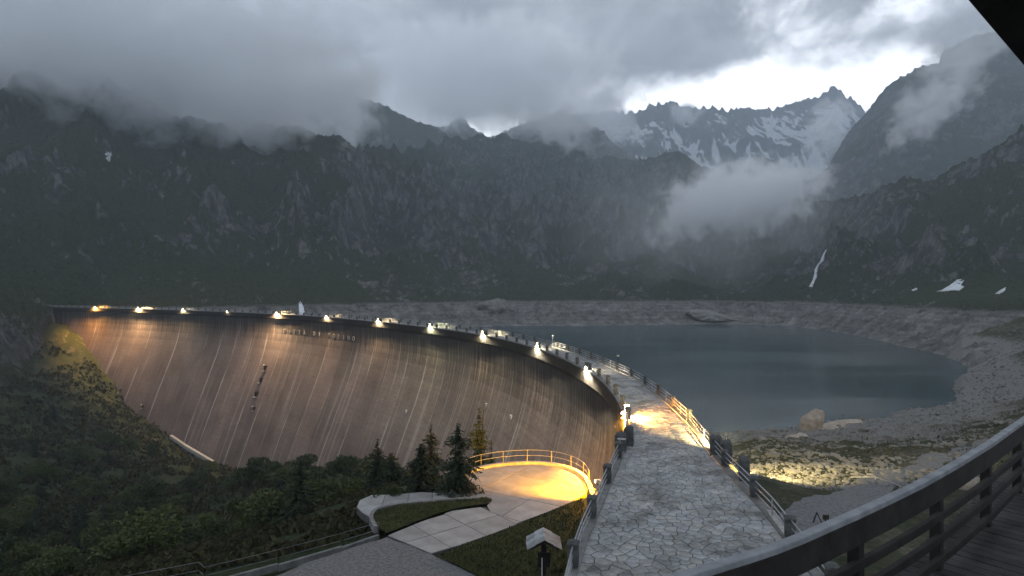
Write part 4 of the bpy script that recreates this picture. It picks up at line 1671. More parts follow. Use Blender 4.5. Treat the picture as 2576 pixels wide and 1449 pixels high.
for sg in (-1, 1):
    for row in range(2):
        for c in range(3):
            y0, y1 = -0.80 + c * 0.54, -0.80 + (c + 1) * 0.54 - 0.015
            a = 0.0 + row * 0.42
            b_ = a + 0.47
            lift = 0.03 + (0.035 if row == 0 else 0.0) + random.uniform(0, 0.012)
            mb = MB()
            vs = []
            for yy, jj in ((y0, random.uniform(-.02, .02)), (y1, random.uniform(-.02, .02))):
                for rr in (a, b_ + jj):
                    vs.append((sg * rr, yy, 2.36 - rr * 0.51 + lift))
                    vs.append((sg * rr, yy, 2.36 - rr * 0.51 + lift - 0.04))
            mb.add(vs, [(0, 2, 6, 4), (1, 5, 7, 3), (0, 4, 5, 1), (2, 3, 7, 6), (0, 1, 3, 2), (4, 6, 7, 5)])
            mb.build('roof_slab', M_stone, roof)

# ------------------------------------------------------------------ boulders, snow, waterfall
def rock_mesh(name, seed, sub=3, amp=0.25, sq=(1, 1, 1), facets=5):
    bm = bmesh.new()
    bmesh.ops.create_icosphere(bm, subdivisions=sub, radius=1.0)
    r = random.Random(seed)
    planes = []
    for _ in range(facets + 5):
        v = Vector((r.gauss(0, 1), r.gauss(0, 1), r.gauss(0, 1))).normalized()
        planes.append((v, r.uniform(0.58, 0.85)))
    for v in bm.verts:
        co = v.co.copy()
        for n, dd in planes:
            e = co.dot(n) - dd
            if e > 0:
                co -= n * e * 0.92
        k = 1 + amp * 0.25 * float(fbm(np.array([co.x * 2 + seed]), np.array([co.y * 2 + co.z * 1.3]), 4, seed)[0])
        v.co = Vector((co.x * sq[0], co.y * sq[1], co.z * sq[2])) * k
    me = bpy.data.meshes.new(name)
    bm.to_mesh(me)
    bm.free()
    return me


def bz(x, y):
    return float(bank_z(np.array([x]), np.array([y]))[0])


b0 = P(2037, 1083, 125)
prof = [(-2.35, -2.0), (-2.15, -0.4), (-1.55, 0.75), (-0.3, 1.25), (1.2, 1.85), (2.05, 2.3), (2.35, 1.5), (1.95, 0.2), (1.25, -1.2), (0.4, -1.9)]
bl_ = MB()
vs = []
for yy, k, sh in ((-1.7, 0.62, 0.15), (-1.15, 0.97, 0.0), (0.9, 1.0, -0.1), (1.8, 0.66, -0.2)):
    vs += [(px_ * k + sh, yy + 0.12 * pz_, pz_ * k - 0.4 * (1 - k)) for px_, pz_ in prof]
m_ = len(prof)
fs = [tuple(range(m_)), tuple(3 * m_ + i for i in range(m_))[::-1]]
for r0 in range(3):
    for i in range(m_):
        j = (i + 1) % m_
        fs.append((r0 * m_ + i, r0 * m_ + j, r0 * m_ + m_ + j, r0 * m_ + m_ + i))
o = bl_.add(vs, fs).build('boulder', M_rock, bevel=0.16)
o.location = (b0.x, b0.y - 1.0, bz(b0.x, b0.y) + 2.3)
o.rotation_euler = (0.0, 0.0, 0.25)
tag(o, 'large angular pale boulder perched on bare rock at the near lake shore', 'boulder')
for k, (px, py, dd, sx, sy, sz, rot) in enumerate([(2080, 1082, 127, 7.0, 3.0, 1.3, 0.35), (1990, 1112, 102, 4.2, 1.6, 0.9, 0.5), (2120, 1066, 135, 5.0, 2.5, 0.9, 0.2)]):
    v = P(px, py, dd)
    o = link('rock_slab', rock_mesh('rock_slab', 20 + k, 3, 0.3, (sx, sy, sz)), M_rock)
    o.location = (v.x, v.y, bz(v.x, v.y) + 0.15)
    o.rotation_euler = (0.1, -0.08, rot)
    tag(o, ['long bare pale rock slab under the perched boulder', 'narrow pale rock slab in front of the perched boulder', 'flat pale rock slab at the water right of the boulder'][k], 'rock', 'bare rock slabs on the near shore')
# rocks on the far shore
for k, (px, py, sx, sz) in enumerate([(1790, 790, 30, 9), (1945, 805, 11, 7), (1240, 770, 26, 12)]):
    v = on_mount(px, py)
    o = link('shore_rock', rock_mesh('shore_rock', 40 + k, 4, 0.6, (sx, sx * 0.7, sz)), M_rubble)
    o.location = v - Vector((0, 0, sz * 0.35))
    o.rotation_euler = (0, 0.12, 0.2 * k)
    tag(o, ['broad pale rock hump on the far lake shore under the low cloud', 'small rounded pale rock at the far waterline', 'pale cliff hump on the far shore left of the lake'][k], 'rock', 'bare rocks on the far shore')


def drape(name, label, cat, outline, mat, lift=0.6, src=on_mount, n=9, group=None):
    """thin mesh laid on the terrain inside an outline of reference pixels"""
    cx = sum(p[0] for p in outline) / len(outline)
    cyy = sum(p[1] for p in outline) / len(outline)
    vs, fs = [], []
    m = len(outline)
    rings = 4
    for k in range(rings + 1):
        t = k / rings
        for q in outline:
            v = src(cx + (q[0] - cx) * t, cyy + (q[1] - cyy) * t)
            vs.append(v + Vector((0, -lift * 0.7, lift * (1.15 - t))))
    for k in range(rings):
        for i in range(m):
            j = (i + 1) % m
            fs.append((k * m + i, k * m + j, (k + 1) * m + j, (k + 1) * m + i))
    base = (rings + 1) * m
    for q in outline:                      # skirt into the ground gives it thickness
        v = src(*q)
        vs.append(v + Vector((0, lift, -lift)))
    for i in range(m):
        j = (i + 1) % m
        fs.append((rings * m + i, rings * m + j, base + j, base + i))
    o = link(name, MB().add(vs, fs).mesh(name, True), mat)
    tag(o, label, cat, group)
    return o


SN = 'old snow patches on the mountains'
drape('snow_patch', 'biggest white snow patch above the dark bank at right', 'snow patch', [(2355, 733), (2375, 722), (2395, 712), (2405, 703), (2420, 699), (2424, 704), (2415, 716), (2424, 722), (2412, 731), (2390, 730)], M_snow, 1.2, group=SN)
drape('snow_patch', 'tiny snow patch left of the biggest one above the dark bank', 'snow patch', [(2292, 729), (2302, 726), (2308, 725), (2304, 730)], M_snow, 1.0, group=SN)
drape('snow_patch', 'slanting snow strip at the right edge above the dark bank', 'snow patch', [(2503, 738), (2515, 730), (2528, 722), (2527, 731), (2514, 738)], M_snow, 1.0, group=SN)
drape('snow_patch', 'lone white snow patch on the dark left mountain', 'snow patch', [(263, 386), (270, 378), (280, 378), (280, 390), (275, 399), (267, 394)], M_snow, 1.5, group=SN)
drape('snow_patch', 'white snow tongue rising just behind the lit crest', 'snow patch', [(753, 758), (758, 757), (766, 772), (775, 800), (758, 800), (753, 780)], M_snow, 3.0, group=SN)
WF = [(2071, 634), (2066, 648), (2062, 660), (2055, 668), (2049, 680), (2046, 696), (2042, 708), (2034, 727)]


def waterfall():
    vs, fs = [], []
    for i, (px, py) in enumerate(WF):
        w = (1.6, 2.0, 3.6, 2.4, 2.6, 3.4, 2.6, 3.6)[i]
        v = on_mount(px, py) + Vector((0, -5.0, 3.0))
        vs += [v + Vector((-w / 2, 0, 0)), v + Vector((0, -0.6, 0.4)), v + Vector((w / 2, 0, 0)), v + Vector((0, 9.0, -6.0))]
    for i in range(len(WF) - 1):
        for k in range(4):
            fs.append((i * 4 + k, i * 4 + (k + 1) % 4, i * 4 + 4 + (k + 1) % 4, i * 4 + 4 + k))
    o = link('waterfall', MB().add(vs, fs).mesh('waterfall', True), M_fall)
    tag(o, 'thin white waterfall down the dark slope above the far shore', 'waterfall')


waterfall()

# rubble on the shores: nobody could count it
def rubble():
    protos = []
    for k in range(5):
        me = rock_mesh('r', 60 + k, 1, 0.3, (1, random.uniform(0.7, 1), random.uniform(0.5, 0.8)))
        v = np.array([q.co[:] for q in me.vertices])
        f = np.array([q.vertices[:] for q in me.polygons])
        protos.append((v, f))
        bpy.data.meshes.remove(me)
    V, F = [], []
    b = 0

    def put(x, y, z, s):
        nonlocal b
        v, f = protos[int(rng.integers(5))]
        a = rng.uniform(0, 6.28)
        c, sn = math.cos(a), math.sin(a)
        w = v * s * np.array([rng.uniform(.8, 1.3), 1, rng.uniform(.7, 1.1)])
        w = np.stack([w[:, 0] * c - w[:, 1] * sn + x, w[:, 0] * sn + w[:, 1] * c + y, w[:, 2] + z], 1)
        V.append(w)
        F.append(f + b)
        b += len(w)
    m = 60000
    px = rng.uniform(1780, 2640, m)
    dd = np.exp(rng.uniform(math.log(40), math.log(285), m))
    x = (px - 1288) / FP * dd
    z = bank_z(x, dd)
    grass = fbm(x / 14, dd / 14, 3, 140)
    keep = (z > -23.6) & ~((z > -9) & (grass > -0.1) & ~((x < 30) & (dd < 85))) & (np.abs(side(x, dd)) > 8)
    sel = np.nonzero(keep)[0][:14000]
    for i in sel:
        s = min(1.3, float(rng.lognormal(-2.1, 0.55)) * (0.7 + dd[i] / 130))
        put(x[i], dd[i], z[i] + s * 0.15, s)
    me = mesh_np('shore_rubble', np.concatenate(V), np.concatenate(F), False)
    tag(link('shore_rubble', me, M_rubble), 'grey rubble stones scattered over the lake bank', 'rubble', kind='stuff')


rubble()


# ------------------------------------------------------------------ trees and shrubs
def cards(C, N, U, w, h):
    """quads: centre, side dir, up dir, sizes (arrays)"""
    a = C - N * w[:, None] - U * h[:, None]
    b = C + N * w[:, None] - U * h[:, None]
    c = C + N * w[:, None] * 0.55 + U * h[:, None]
    e = C - N * w[:, None] * 0.55 + U * h[:, None]
    V = np.stack([a, b, c, e], 1).reshape(-1, 3)
    F = np.arange(len(V)).reshape(-1, 4)
    return V, F


def unit(v):
    return v / (np.linalg.norm(v, axis=-1, keepdims=True) + 1e-9)


def conifer_meshes(seed, H, spread, dense, droop, bare=0.12, irregular=0.25):
    r = np.random.default_rng(seed)
    mb = MB()
    lean = r.normal(0, 0.02, 2)
    mb.tube([(lean[0] * z, lean[1] * z, z) for z in np.linspace(-0.4, H, 7)], H * 0.018 + 0.03, 6, 0.015)
    C, N, U, Wd, Hg = [], [], [], [], []
    z = H * bare
    while z < H * 0.985:
        t = z / H
        L0 = spread * (1 - t) ** 0.8 * (0.75 + 0.25 * math.sin(t * 17 + seed)) + 0.08
        nb = max(3, int(dense * (1 - t * 0.5) * r.uniform(0.7, 1.2)))
        a0 = r.uniform(0, 6.28)
        for k in range(nb):
            a = a0 + 6.283 * k / nb + r.normal(0, 0.25)
            L = L0 * r.uniform(1 - irregular * 2, 1 + irregular)
            if L < 0.05:
                continue
            n = max(3, int(L / 0.075))
            q = (np.arange(n) + r.uniform(0, 1, n)) / n
            dr = droop * r.uniform(0.5, 1.4)
            zz = z + L * (0.18 * q - dr * q * q)
            bx_ = np.stack([np.cos(a) * L * q, np.sin(a) * L * q, zz], 1)
            bx_ += r.normal(0, 0.045 * (1 - q[:, None] * 0.4) * (0.5 + L), (n, 3)) * np.array([1, 1, 0.6])
            dirv = np.array([math.cos(a), math.sin(a), 0.1 - dr])
            u = unit(dirv[None] + r.normal(0, 0.55, (n, 3)))
            nn = unit(np.cross(u, np.array([0, 0, 1.0]) + r.normal(0, 0.5, (n, 3))))
            C.append(bx_)
            N.append(nn)
            U.append(u)
            sz = r.uniform(0.08, 0.20, n) * (1.25 - 0.5 * q) * (0.6 + 0.4 * min(1, L))
            Wd.append(sz * 0.42)
            Hg.append(sz * 1.25)
            if L > 0.5:
                mb.tube([(0, 0, z), (math.cos(a) * L * 0.5, math.sin(a) * L * 0.5, z + L * (0.09 - dr * .25)), (math.cos(a) * L * 0.9, math.sin(a) * L * 0.9, z + L * (0.16 - dr * .8))], 0.018, 3, 0.006)
        z += H * 0.027 * r.uniform(0.6, 1.5)
    C, N, U = (np.concatenate(q) for q in (C, N, U))
    V, F = cards(C, N, U, np.concatenate(Wd), np.concatenate(Hg))
    return mb.mesh('trunk'), mesh_np('crown', V, F)


def shrub_meshes(seed, H, W_, n):
    r = np.random.default_rng(seed)
    mb = MB()
    K = int(r.integers(7, 12))
    cl = np.stack([r.normal(0, W_ * 0.30, K), r.normal(0, W_ * 0.30, K), r.uniform(0.30, 0.88, K) * H], 1)
    rad = r.uniform(0.16, 0.30, K) * min(H, W_) * 1.1
    for c in cl:
        mb.tube([(0, 0, -0.3), (c[0] * 0.35, c[1] * 0.35, c[2] * 0.5), tuple(c)], 0.05 + 0.008 * H, 4, 0.012)
    k = r.integers(0, K, n)
    dirs = unit(r.normal(0, 1, (n, 3)))
    rr = rad[k] * r.uniform(0.35, 1.12, n) ** 0.6
    C = cl[k] + dirs * rr[:, None] * np.array([1.15, 1.15, 0.85])
    C[:, 2] = np.maximum(C[:, 2], 0.05)
    U = unit(dirs + r.normal(0, 0.7, (n, 3)))
    N = unit(np.cross(U, r.normal(0, 1, (n, 3))))
    sz = r.uniform(0.05, 0.12, n) * (0.6 + 0.14 * H)
    V, F = cards(C, N, U, sz * 0.8, sz * 1.2)
    return mb.mesh('stem'), mesh_np('foliage', V, F)


def vz(x, y):
    return float(valley_z(np.array([x]), np.array([y]))[0])


def plant(name, meshes, mat, loc, rz, sc, label, cat, group=None, parts=('trunk', 'crown')):
    root = empty(name, loc, rz)
    root.scale = sc if not isinstance(sc, (int, float)) else (sc, sc, sc)
    tag(root, label, cat, group)
    link(parts[0], meshes[0], M_bark, root)
    link(parts[1], meshes[1], mat, root)
    return root


def ground_at(px, dd):
    x = (px - 1288) / FP * dd
    return x, dd, vz(x, dd)


sp1 = conifer_meshes(1, 5.2, 2.6, 9, 0.45, 0.07, 0.38)
sp2 = conifer_meshes(2, 6.2, 2.3, 9, 0.35, 0.08, 0.35)
sp3 = conifer_meshes(3, 8.6, 2.5, 11, 0.25, 0.10)
sp4 = conifer_meshes(4, 6.5, 1.2, 5, 0.15, 0.10, 0.5)
sp5 = conifer_meshes(5, 4.0, 2.2, 14, 0.25, 0.04)
for (nm, me_, mt, px, dd, sc, lab) in [
        ('spruce_tree', sp1, M_spruce, 1152, 45.0, 1.05, 'dark drooping spruce nearest the terrace slabs'),
        ('spruce_tree', sp2, M_spruce, 950, 58, 0.98, 'slim dark spruce against the dam face, left of the terrace'),
        ('larch_tree', sp3, M_larch, 1205, 60, 1.0, 'tall yellow-green larch behind the terrace railing'),
        ('larch_tree', sp4, M_larch, 1236, 60.5, 0.85, 'thin sparse larch right beside the tall yellow-green larch'),
        ('spruce_tree', sp5, M_spruce, 1060, 47.5, 0.9, 'bushy dark spruce between the slim spruce and the drooping one'),
        ('larch_tree', sp2, M_larch, 1085, 55, 0.85, 'green larch behind the bushy dark spruce'),
        ('larch_tree', sp5, M_larch, 985, 56, 0.95, 'broad green larch at the foot of the slim dark spruce')]:
    x, y, z = ground_at(px, dd)
    plant(nm, me_, mt, (x, y, z), px * 0.7, sc, lab, 'tree')

shr = [shrub_meshes(30, 3.0, 3.4, 2600), shrub_meshes(31, 4.2, 3.6, 3200), shrub_meshes(32, 2.2, 2.8, 2000), shrub_meshes(33, 5.2, 3.6, 3400)]
# shrubs one can point at
for (k, px, dd, sc, mt, lab) in [
        (1, 1405, 58, 0.55, M_larch, 'small yellow-lit bush poking up behind the terrace railing'),
        (2, 985, 44.5, 0.6, M_leaf, 'leafy bush on the island kerb left of the dark spruces'),
        (3, 630, 130, 1.3, M_leaf, 'round tree at the dam foot right of the thin stair wall'),
        (1, 700, 125, 1.2, M_leaf, 'dark round tree at the dam foot, centre of the thicket top'),
        (3, 850, 118, 1.25, M_leaf, 'broad green tree in front of the dam face left of the spruces'),
        (0, 560, 82, 1.3, M_leaf, 'large bush on the slope above the path railing'),
        (1, 880, 62, 0.8, M_leaf, 'upright shrub just above the end of the path railing')]:
    x, y, z = ground_at(px, dd)
    plant('shrub', shr[k], mt, (x, y, z - 0.1), px * 0.37, sc, lab, 'shrub', parts=('stem', 'foliage'))

GRP = 'trees and shrubs of the dark thicket below the dam'
kk = 0
r_ = random.Random(5)
placed = []
while kk < 120:
    px = r_.uniform(-80, 1110)
    dd = math.exp(r_.uniform(math.log(46), math.log(245)))
    x = (px - 1288) / FP * dd
    z = vz(x, dd)
    py = 724.5 + (CAMZ - z) / dd * FP
    if py < 1010 or py > 1480 or (dd < 60 and x > -13) or (px > 905 and dd < 62):
        continue
    if float(side(np.array([x]), np.array([dd]))[0]) < 26 or any((x - a) ** 2 + (dd - b_) ** 2 < 6 for a, b_ in placed):
        continue
    # the paler clearing right of centre stays open
    if 480 < px < 900 and py > 1235 and r_.random() < 0.6:
        continue
    placed.append((x, dd))
    where = ('by the left edge' if px < 260 else 'left of the stair wall' if px < 520 else 'right of the stair wall' if px < 820 else 'left of the terrace spruces') + (', near the path railing' if dd < 80 else ', halfway down' if dd < 140 else ', close to the dam foot')
    con = r_.random() < 0.22
    sc = r_.uniform(0.7, 1.25)
    if con:
        plant('young_conifer', r_.choice((sp1, sp2, sp5)), r_.choice((M_spruce, M_spruce, M_larch)), (x, dd, z - 0.1), r_.uniform(0, 6), sc * 0.9,
              'small conifer in the dark thicket ' + where, 'tree', 'young conifers in the thicket')
    else:
        plant('thicket_shrub', r_.choice(shr), r_.choice((M_leaf, M_leaf, M_heath)), (x, dd, z - 0.15), r_.uniform(0, 6), (sc * 1.1, sc * 1.1, sc),
              'leafy shrub in the dark thicket ' + where, 'shrub', GRP, parts=('stem', 'foliage'))
    kk += 1


def undergrowth():
    n = 76000
    px = rng.uniform(-200, 1250, n)
    dd = np.exp(rng.uniform(math.log(28), math.log(320), n))
    x = (px - 1288) / FP * dd
    z = valley_z(x, dd)
    sdv = side(x, dd)
    keep = (sdv > 10) & ~((dd < 60) & (x > -9.5)) & (fbm(x / 13, dd / 13, 3, 151) > -0.25) & (dd > 39.4 + (x + 8.5) * 0.576)
    x, dd, z = x[keep], dd[keep], z[keep]
    n = len(x)
    sz = rng.uniform(0.10, 0.28, n) * (0.6 + dd / 110)
    C = np.stack([x, dd, z + sz * 0.6], 1)
    U = unit(np.stack([rng.normal(0, .5, n), rng.normal(0, .5, n), np.ones(n)], 1))
    N = unit(np.cross(U, rng.normal(0, 1, (n, 3))))
    Vs, Fs = [], []
    b = 0
    for k in range(2):
        V, F = cards(C + rng.normal(0, 0.25, (n, 3)) * sz[:, None] * 3 * np.array([1, 1, .2]), N if k == 0 else unit(np.cross(U, N)), U, sz * 0.8, sz)
        Vs.append(V)
        Fs.append(F + b)
        b += len(V)
    o = link('undergrowth', mesh_np('undergrowth', np.concatenate(Vs), np.concatenate(Fs)), M_heath)
    tag(o, 'low heath and scrub covering the hillside below the dam', 'undergrowth', kind='stuff')
    # weeds and tussocks of the right bank
    n = 9000
    px = rng.uniform(1830, 2700, n)
    dd = np.exp(rng.uniform(math.log(20), math.log(150), n))
    x = (px - 1288) / FP * dd
    z = bank_z(x, dd)
    keep = (z > -13) & (side(x, dd) < -(width(dd * 0 + 30) + 1.5)) & (fbm(x / 14, dd / 14, 3, 140) > 0.05) & ~((x < 30) & (dd < 85) & (dd > 24))
    x, dd, z = x[keep], dd[keep], z[keep]
    n = len(x)
    sz = rng.uniform(0.05, 0.16, n) * (0.7 + dd / 110)
    C = np.stack([x, dd, z + sz * 0.6], 1)
    U = unit(np.stack([rng.normal(0, .4, n), rng.normal(0, .4, n), np.ones(n)], 1))
    N = unit(np.cross(U, rng.normal(0, 1, (n, 3))))
    V, F = cards(C, N, U, sz * 0.5, sz * 1.1)
    o = link('bank_tussocks', mesh_np('bank_tussocks', V, F), M_heath)
    tag(o, 'grass tussocks on the lake bank', 'grass', kind='stuff')
    # lawn blades
    n = 26000
    x = rng.uniform(-12, 5, n)
    y = rng.uniform(24, 52, n)

    def inside(poly):
        c = np.zeros(n, bool)
        m = len(poly)
        for i in range(m):
            x0, y0 = poly[i]
            x1, y1 = poly[(i + 1) % m]
            hit = ((y0 > y) != (y1 > y)) & (x < (x1 - x0) * (y - y0) / (y1 - y0 + 1e-9) + x0)
            c ^= hit
        return c
    kp = inside(GL) | inside(ISL)
    x, y = x[kp], y[kp]
    n2 = len(x)
    sz = rng.uniform(0.03, 0.07, n2)
    C = np.stack([x, y, np.full(n2, TZ + 0.12)], 1)
    U = unit(np.stack([rng.normal(0, .4, n2), rng.normal(0, .4, n2), np.ones(n2)], 1))
    N = unit(np.cross(U, rng.normal(0, 1, (n2, 3))))
    V, F = cards(C, N, U, sz * 0.5, sz * 1.2)
    o = link('lawn_grass', mesh_np('lawn_grass', V, F), M_heath)
    tag(o, 'short dry grass of the lawn beside the terrace', 'grass', kind='stuff')


undergrowth()

# ------------------------------------------------------------------ wooden balcony
DZ = CAMZ - 2.46
hp = [(1480, 1520), (1717, 1433), (1930, 1369), (2050, 1321), (2217, 1249), (2384, 1166), (2576, 1046), (2760, 905)]
HR = [G(px, py, CAMZ - 1.6) for px, py in hp]
HR[0] = HR[1] + (HR[1] - HR[2]).normalized() * 2.2
_h = catmull([(p.x, p.y) for p in HR], 6)
for _ in range(4):
    _h[1:-1] = (_h[:-2] + 2 * _h[1:-1] + _h[2:]) / 4
HR = [Vector((q[0], q[1], CAMZ - 1.6)) for q in _h[::3]]
BAL = empty('balcony', HR[4] - Vector((0, 0, 1.05)))
tag(BAL, 'weathered wooden balcony with plank floor and rail in the bottom right corner', 'balcony')
B0 = BAL.location


def rail_line(off_in, dz):
    o_ = []
    for i, p in enumerate(HR):
        t = (HR[min(i + 1, len(HR) - 1)] - HR[max(i - 1, 0)]).normalized()
        nrm = Vector((t.y, -t.x, 0))
        o_.append(p + nrm * off_in + Vector((0, 0, dz)))
    return o_


def strip(pts, w, h, name, mat, bev=0.008):
    mb = MB()
    vs, fs = [], []
    n = len(pts)
    for i, p in enumerate(pts):
        t = (pts[min(i + 1, n - 1)] - pts[max(i - 1, 0)]).normalized()
        nr = Vector((t.y, -t.x, 0))
        for a, b_ in ((0, 0), (1, 0), (1, -1), (0, -1)):
            vs.append(p + nr * (a * w) + Vector((0, 0, b_ * h)) - B0)
    for i in range(n - 1):
        for k in range(4):
            fs.append((i * 4 + k, i * 4 + (k + 1) % 4, i * 4 + 4 + (k + 1) % 4, i * 4 + 4 + k))
    fs += [(0, 1, 2, 3), tuple((n - 1) * 4 + k for k in (3, 2, 1, 0))]
    mb.add(vs, fs)
    return mb.build(name, mat, BAL, bevel=bev)


strip(rail_line(0.0, 0.0), 0.07, 0.045, 'handrail', M_wood)
strip(rail_line(0.02, -0.047), 0.045, 0.19, 'rail', M_wood2)
for dz in (-0.34, -0.53, -0.72):
    strip(rail_line(0.03, dz), 0.045, 0.07, 'rail', M_wood2)
acc = rail_line(0.10, -0.05)
cum = [0]
for a, b_ in zip(acc[:-1], acc[1:]):
    cum.append(cum[-1] + (b_ - a).length)
q = 0.9
while q < cum[-1]:
    i = max(k for k in range(len(cum)) if cum[k] <= q)
    i = min(i, len(acc) - 2)
    p = acc[i].lerp(acc[i + 1], (q - cum[i]) / (cum[i + 1] - cum[i]))
    t = (acc[i + 1] - acc[i]).normalized()
    MB().box(p - B0 + Vector((t.y, -t.x, 0)) * -0.085 + Vector((0, 0, -0.46)), (0.085, 0.085, 0.92), math.atan2(t.y, t.x)).build('post', M_wood2, BAL, bevel=0.006)
    q += 1.55
# floor boards run square to the rail
ang0 = math.atan2(HR[10].y - HR[6].y, HR[10].x - HR[6].x)
tv = Vector((math.cos(ang0), math.sin(ang0), 0))
nv = Vector((tv.y, -tv.x, 0))
org = Vector((HR[6].x, HR[6].y, DZ))
bw = 0.145
for k in range(-20, 60):
    c = org + tv * (k * bw)
    # outer end follows the rail
    e0 = min((p - c - nv * (p - c).dot(nv)).length for p in HR)
    inn = float(np.interp(k * bw, [(p - org).dot(tv) for p in HR], [(p - org).dot(nv) for p in HR])) - 0.26
    a = c + nv * inn
    b_ = c + nv * (3.4)
    mb = MB().beam(a - B0 + Vector((0, 0, -0.02)), b_ - B0 + Vector((0, 0, -0.02)), bw - 0.012, 0.04 + random.uniform(-.003, .003))
    mb.build('floor_board', M_deck, BAL)
for dd_ in (0.25, 1.6, 3.0):
    MB().beam(org + tv * (-3) + nv * dd_ - B0 + Vector((0, 0, -0.13)), org + tv * 9 + nv * dd_ - B0 + Vector((0, 0, -0.13)), 0.1, 0.16).build('joist', M_wood2, BAL)

# roof eave over the balcony, top right
ea, eb = P(2505, 0, 2.6), P(2641, 175, 3.2)
ev = empty('roof_eave', ea)
tag(ev, 'dark roof eave cutting across the top right corner', 'roof')
up = Vector((0.9, -0.1, 0.45))
t_ = (eb - ea)
A0, A1 = ea - t_ * 1.2, eb + t_ * 1.2
MB().add([A0 - ea, A1 - ea, A1 + up * 3 - ea, A0 + up * 3 - ea, A0 + Vector((0, 0.05, 0.08)) - ea, A1 + Vector((0, 0.05, 0.08)) - ea, A1 + up * 3 + Vector((0, 0.05, 0.08)) - ea, A0 + up * 3 + Vector((0, 0.05, 0.08)) - ea],
         [(0, 1, 2, 3), (7, 6, 5, 4), (0, 4, 5, 1), (1, 5, 6, 2), (2, 6, 7, 3), (3, 7, 4, 0)]).build('soffit', M_wood2, ev)
MB().beam(A0 - ea + Vector((-0.02, -0.02, 0.03)), A1 - ea + Vector((-0.02, -0.02, 0.03)), 0.05, 0.16, (0.7, -0.6, 0.3)).build('fascia', M_wood2, ev)

# ------------------------------------------------------------------ small things at right
def pipe_fence():
    root = empty('bank_handrail', P(2150, 1212, 45))
    tag(root, 'pale thin pipe handrail on the bank behind the wooden balcony', 'railing')
    pts = [(2140, 1200, 44), (2202, 1200, 43), (2264, 1222, 39), (2330, 1250, 36)]
    for a, b_ in zip(pts[:-1], pts[1:]):
        va, vb = P(*a), P(*b_)
        for hz in (0, -0.6):
            MB().tube([va - root.location + Vector((0, 0, hz)), vb - root.location + Vector((0, 0, hz))], 0.03, 6).build('rail', M_palekerb, root)
    for a in pts:
        va = P(*a)
        z0 = bz(va.x, va.y)
        MB().tube([(va.x - root.location.x, va.y - root.location.y, z0 - 0.3 - root.location.z), va - root.location], 0.035, 6).build('post', M_palekerb, root)


pipe_fence()
wl = [G(1938, 1312, -0.4), G(1958, 1342, -0.4), G(1985, 1380, -0.4), G(2015, 1425, -0.4)]
kr = empty('low_kerb_wall', wl[0])
tag(kr, 'short pale kerb wall running on from the lake-side railing', 'wall')
for a, b_ in zip(wl[:-1], wl[1:]):
    MB().beam(a - wl[0] + Vector((0, 0, 0.2)), b_ - wl[0] + Vector((0, 0, 0.2)), 0.35, 0.75).build('wall_section', M_palekerb, kr)
v = G(2070, 1330, -0.9)
tr = empty('trestle', (v.x, v.y, bz(v.x, v.y)))
tr.scale = (0.75, 0.75, 0.75)
tag(tr, 'small dark folding trestle sign behind the balcony rail', 'sign')
MB().beam((-0.7, 0, 0), (-0.35, 0.1, 0.8), 0.06, 0.06).build('leg', M_dark, tr)
MB().beam((0.0, 0, 0), (-0.35, 0.1, 0.8), 0.06, 0.06).build('leg', M_dark, tr)
MB().box((0.3, 0.2, 0.45), (0.4, 0.06, 0.3)).build('board', M_bark, tr)
MB().box((0.3, 0.24, 0.2), (0.08, 0.06, 0.4)).build('post', M_dark, tr)
for k, (px, py, dd) in enumerate([(2435, 1232, 38)]):
    vv = P(px, py, dd)
    o = link('boulder', rock_mesh('boulder', 90 + k, 3, 0.3, (0.9, 0.8, 0.7)), M_rock)
    o.location = (vv.x, vv.y, bz(vv.x, vv.y) + 0.2)
    tag(o, ['pale boulder seen over the balcony rail at right', 'pale boulder in the weeds behind the dark trestle'][k], 'boulder')
# slim posts on the crest
for k, (dep, lab) in enumerate([(112, 'slim white-topped post on the lake-side railing, farther one'), (79, 'slim grey lamp-less post on the crest beside a floodlight')]):
    s = s_at_depth(dep)
    pl = at(s, float(width(s)) - 0.3, 0.0)
    root = empty('slim_post', pl)
    tag(root, lab, 'post')
    MB().tube([(0, 0, 0), (0, 0, 2.1)], 0.045, 6).build('shaft', M_dark if k else M_rail, root)
    MB().box((0, 0, 2.18), (0.28, 0.25, 0.18)).build('head', M_rail if k else M_white, root)

# ------------------------------------------------------------------ haze and clouds
def haze():
    m = bpy.data.materials.new('haze_air')
    m.use_nodes = True
    t = m.node_tree
    t.nodes.clear()
    b = NB(t)
    o_ = b.n('ShaderNodeOutputMaterial')
    v_ = b.n('ShaderNodeVolumePrincipled')
    v_.inputs['Color'].default_value = (0.78, 0.89, 1.0, 1)
    v_.inputs['Density'].default_value = 0.0002
    v_.inputs['Anisotropy'].default_value = 0.0
    t.links.new(v_.outputs[0], o_.inputs['Volume'])
    mb = MB().box((0, 2450, 711), (10000, 6000, 1674))
    o = link('haze', mb.mesh('haze'), m)
    tag(o, 'thin pale evening haze filling the valley', 'haze', kind='stuff')


haze()


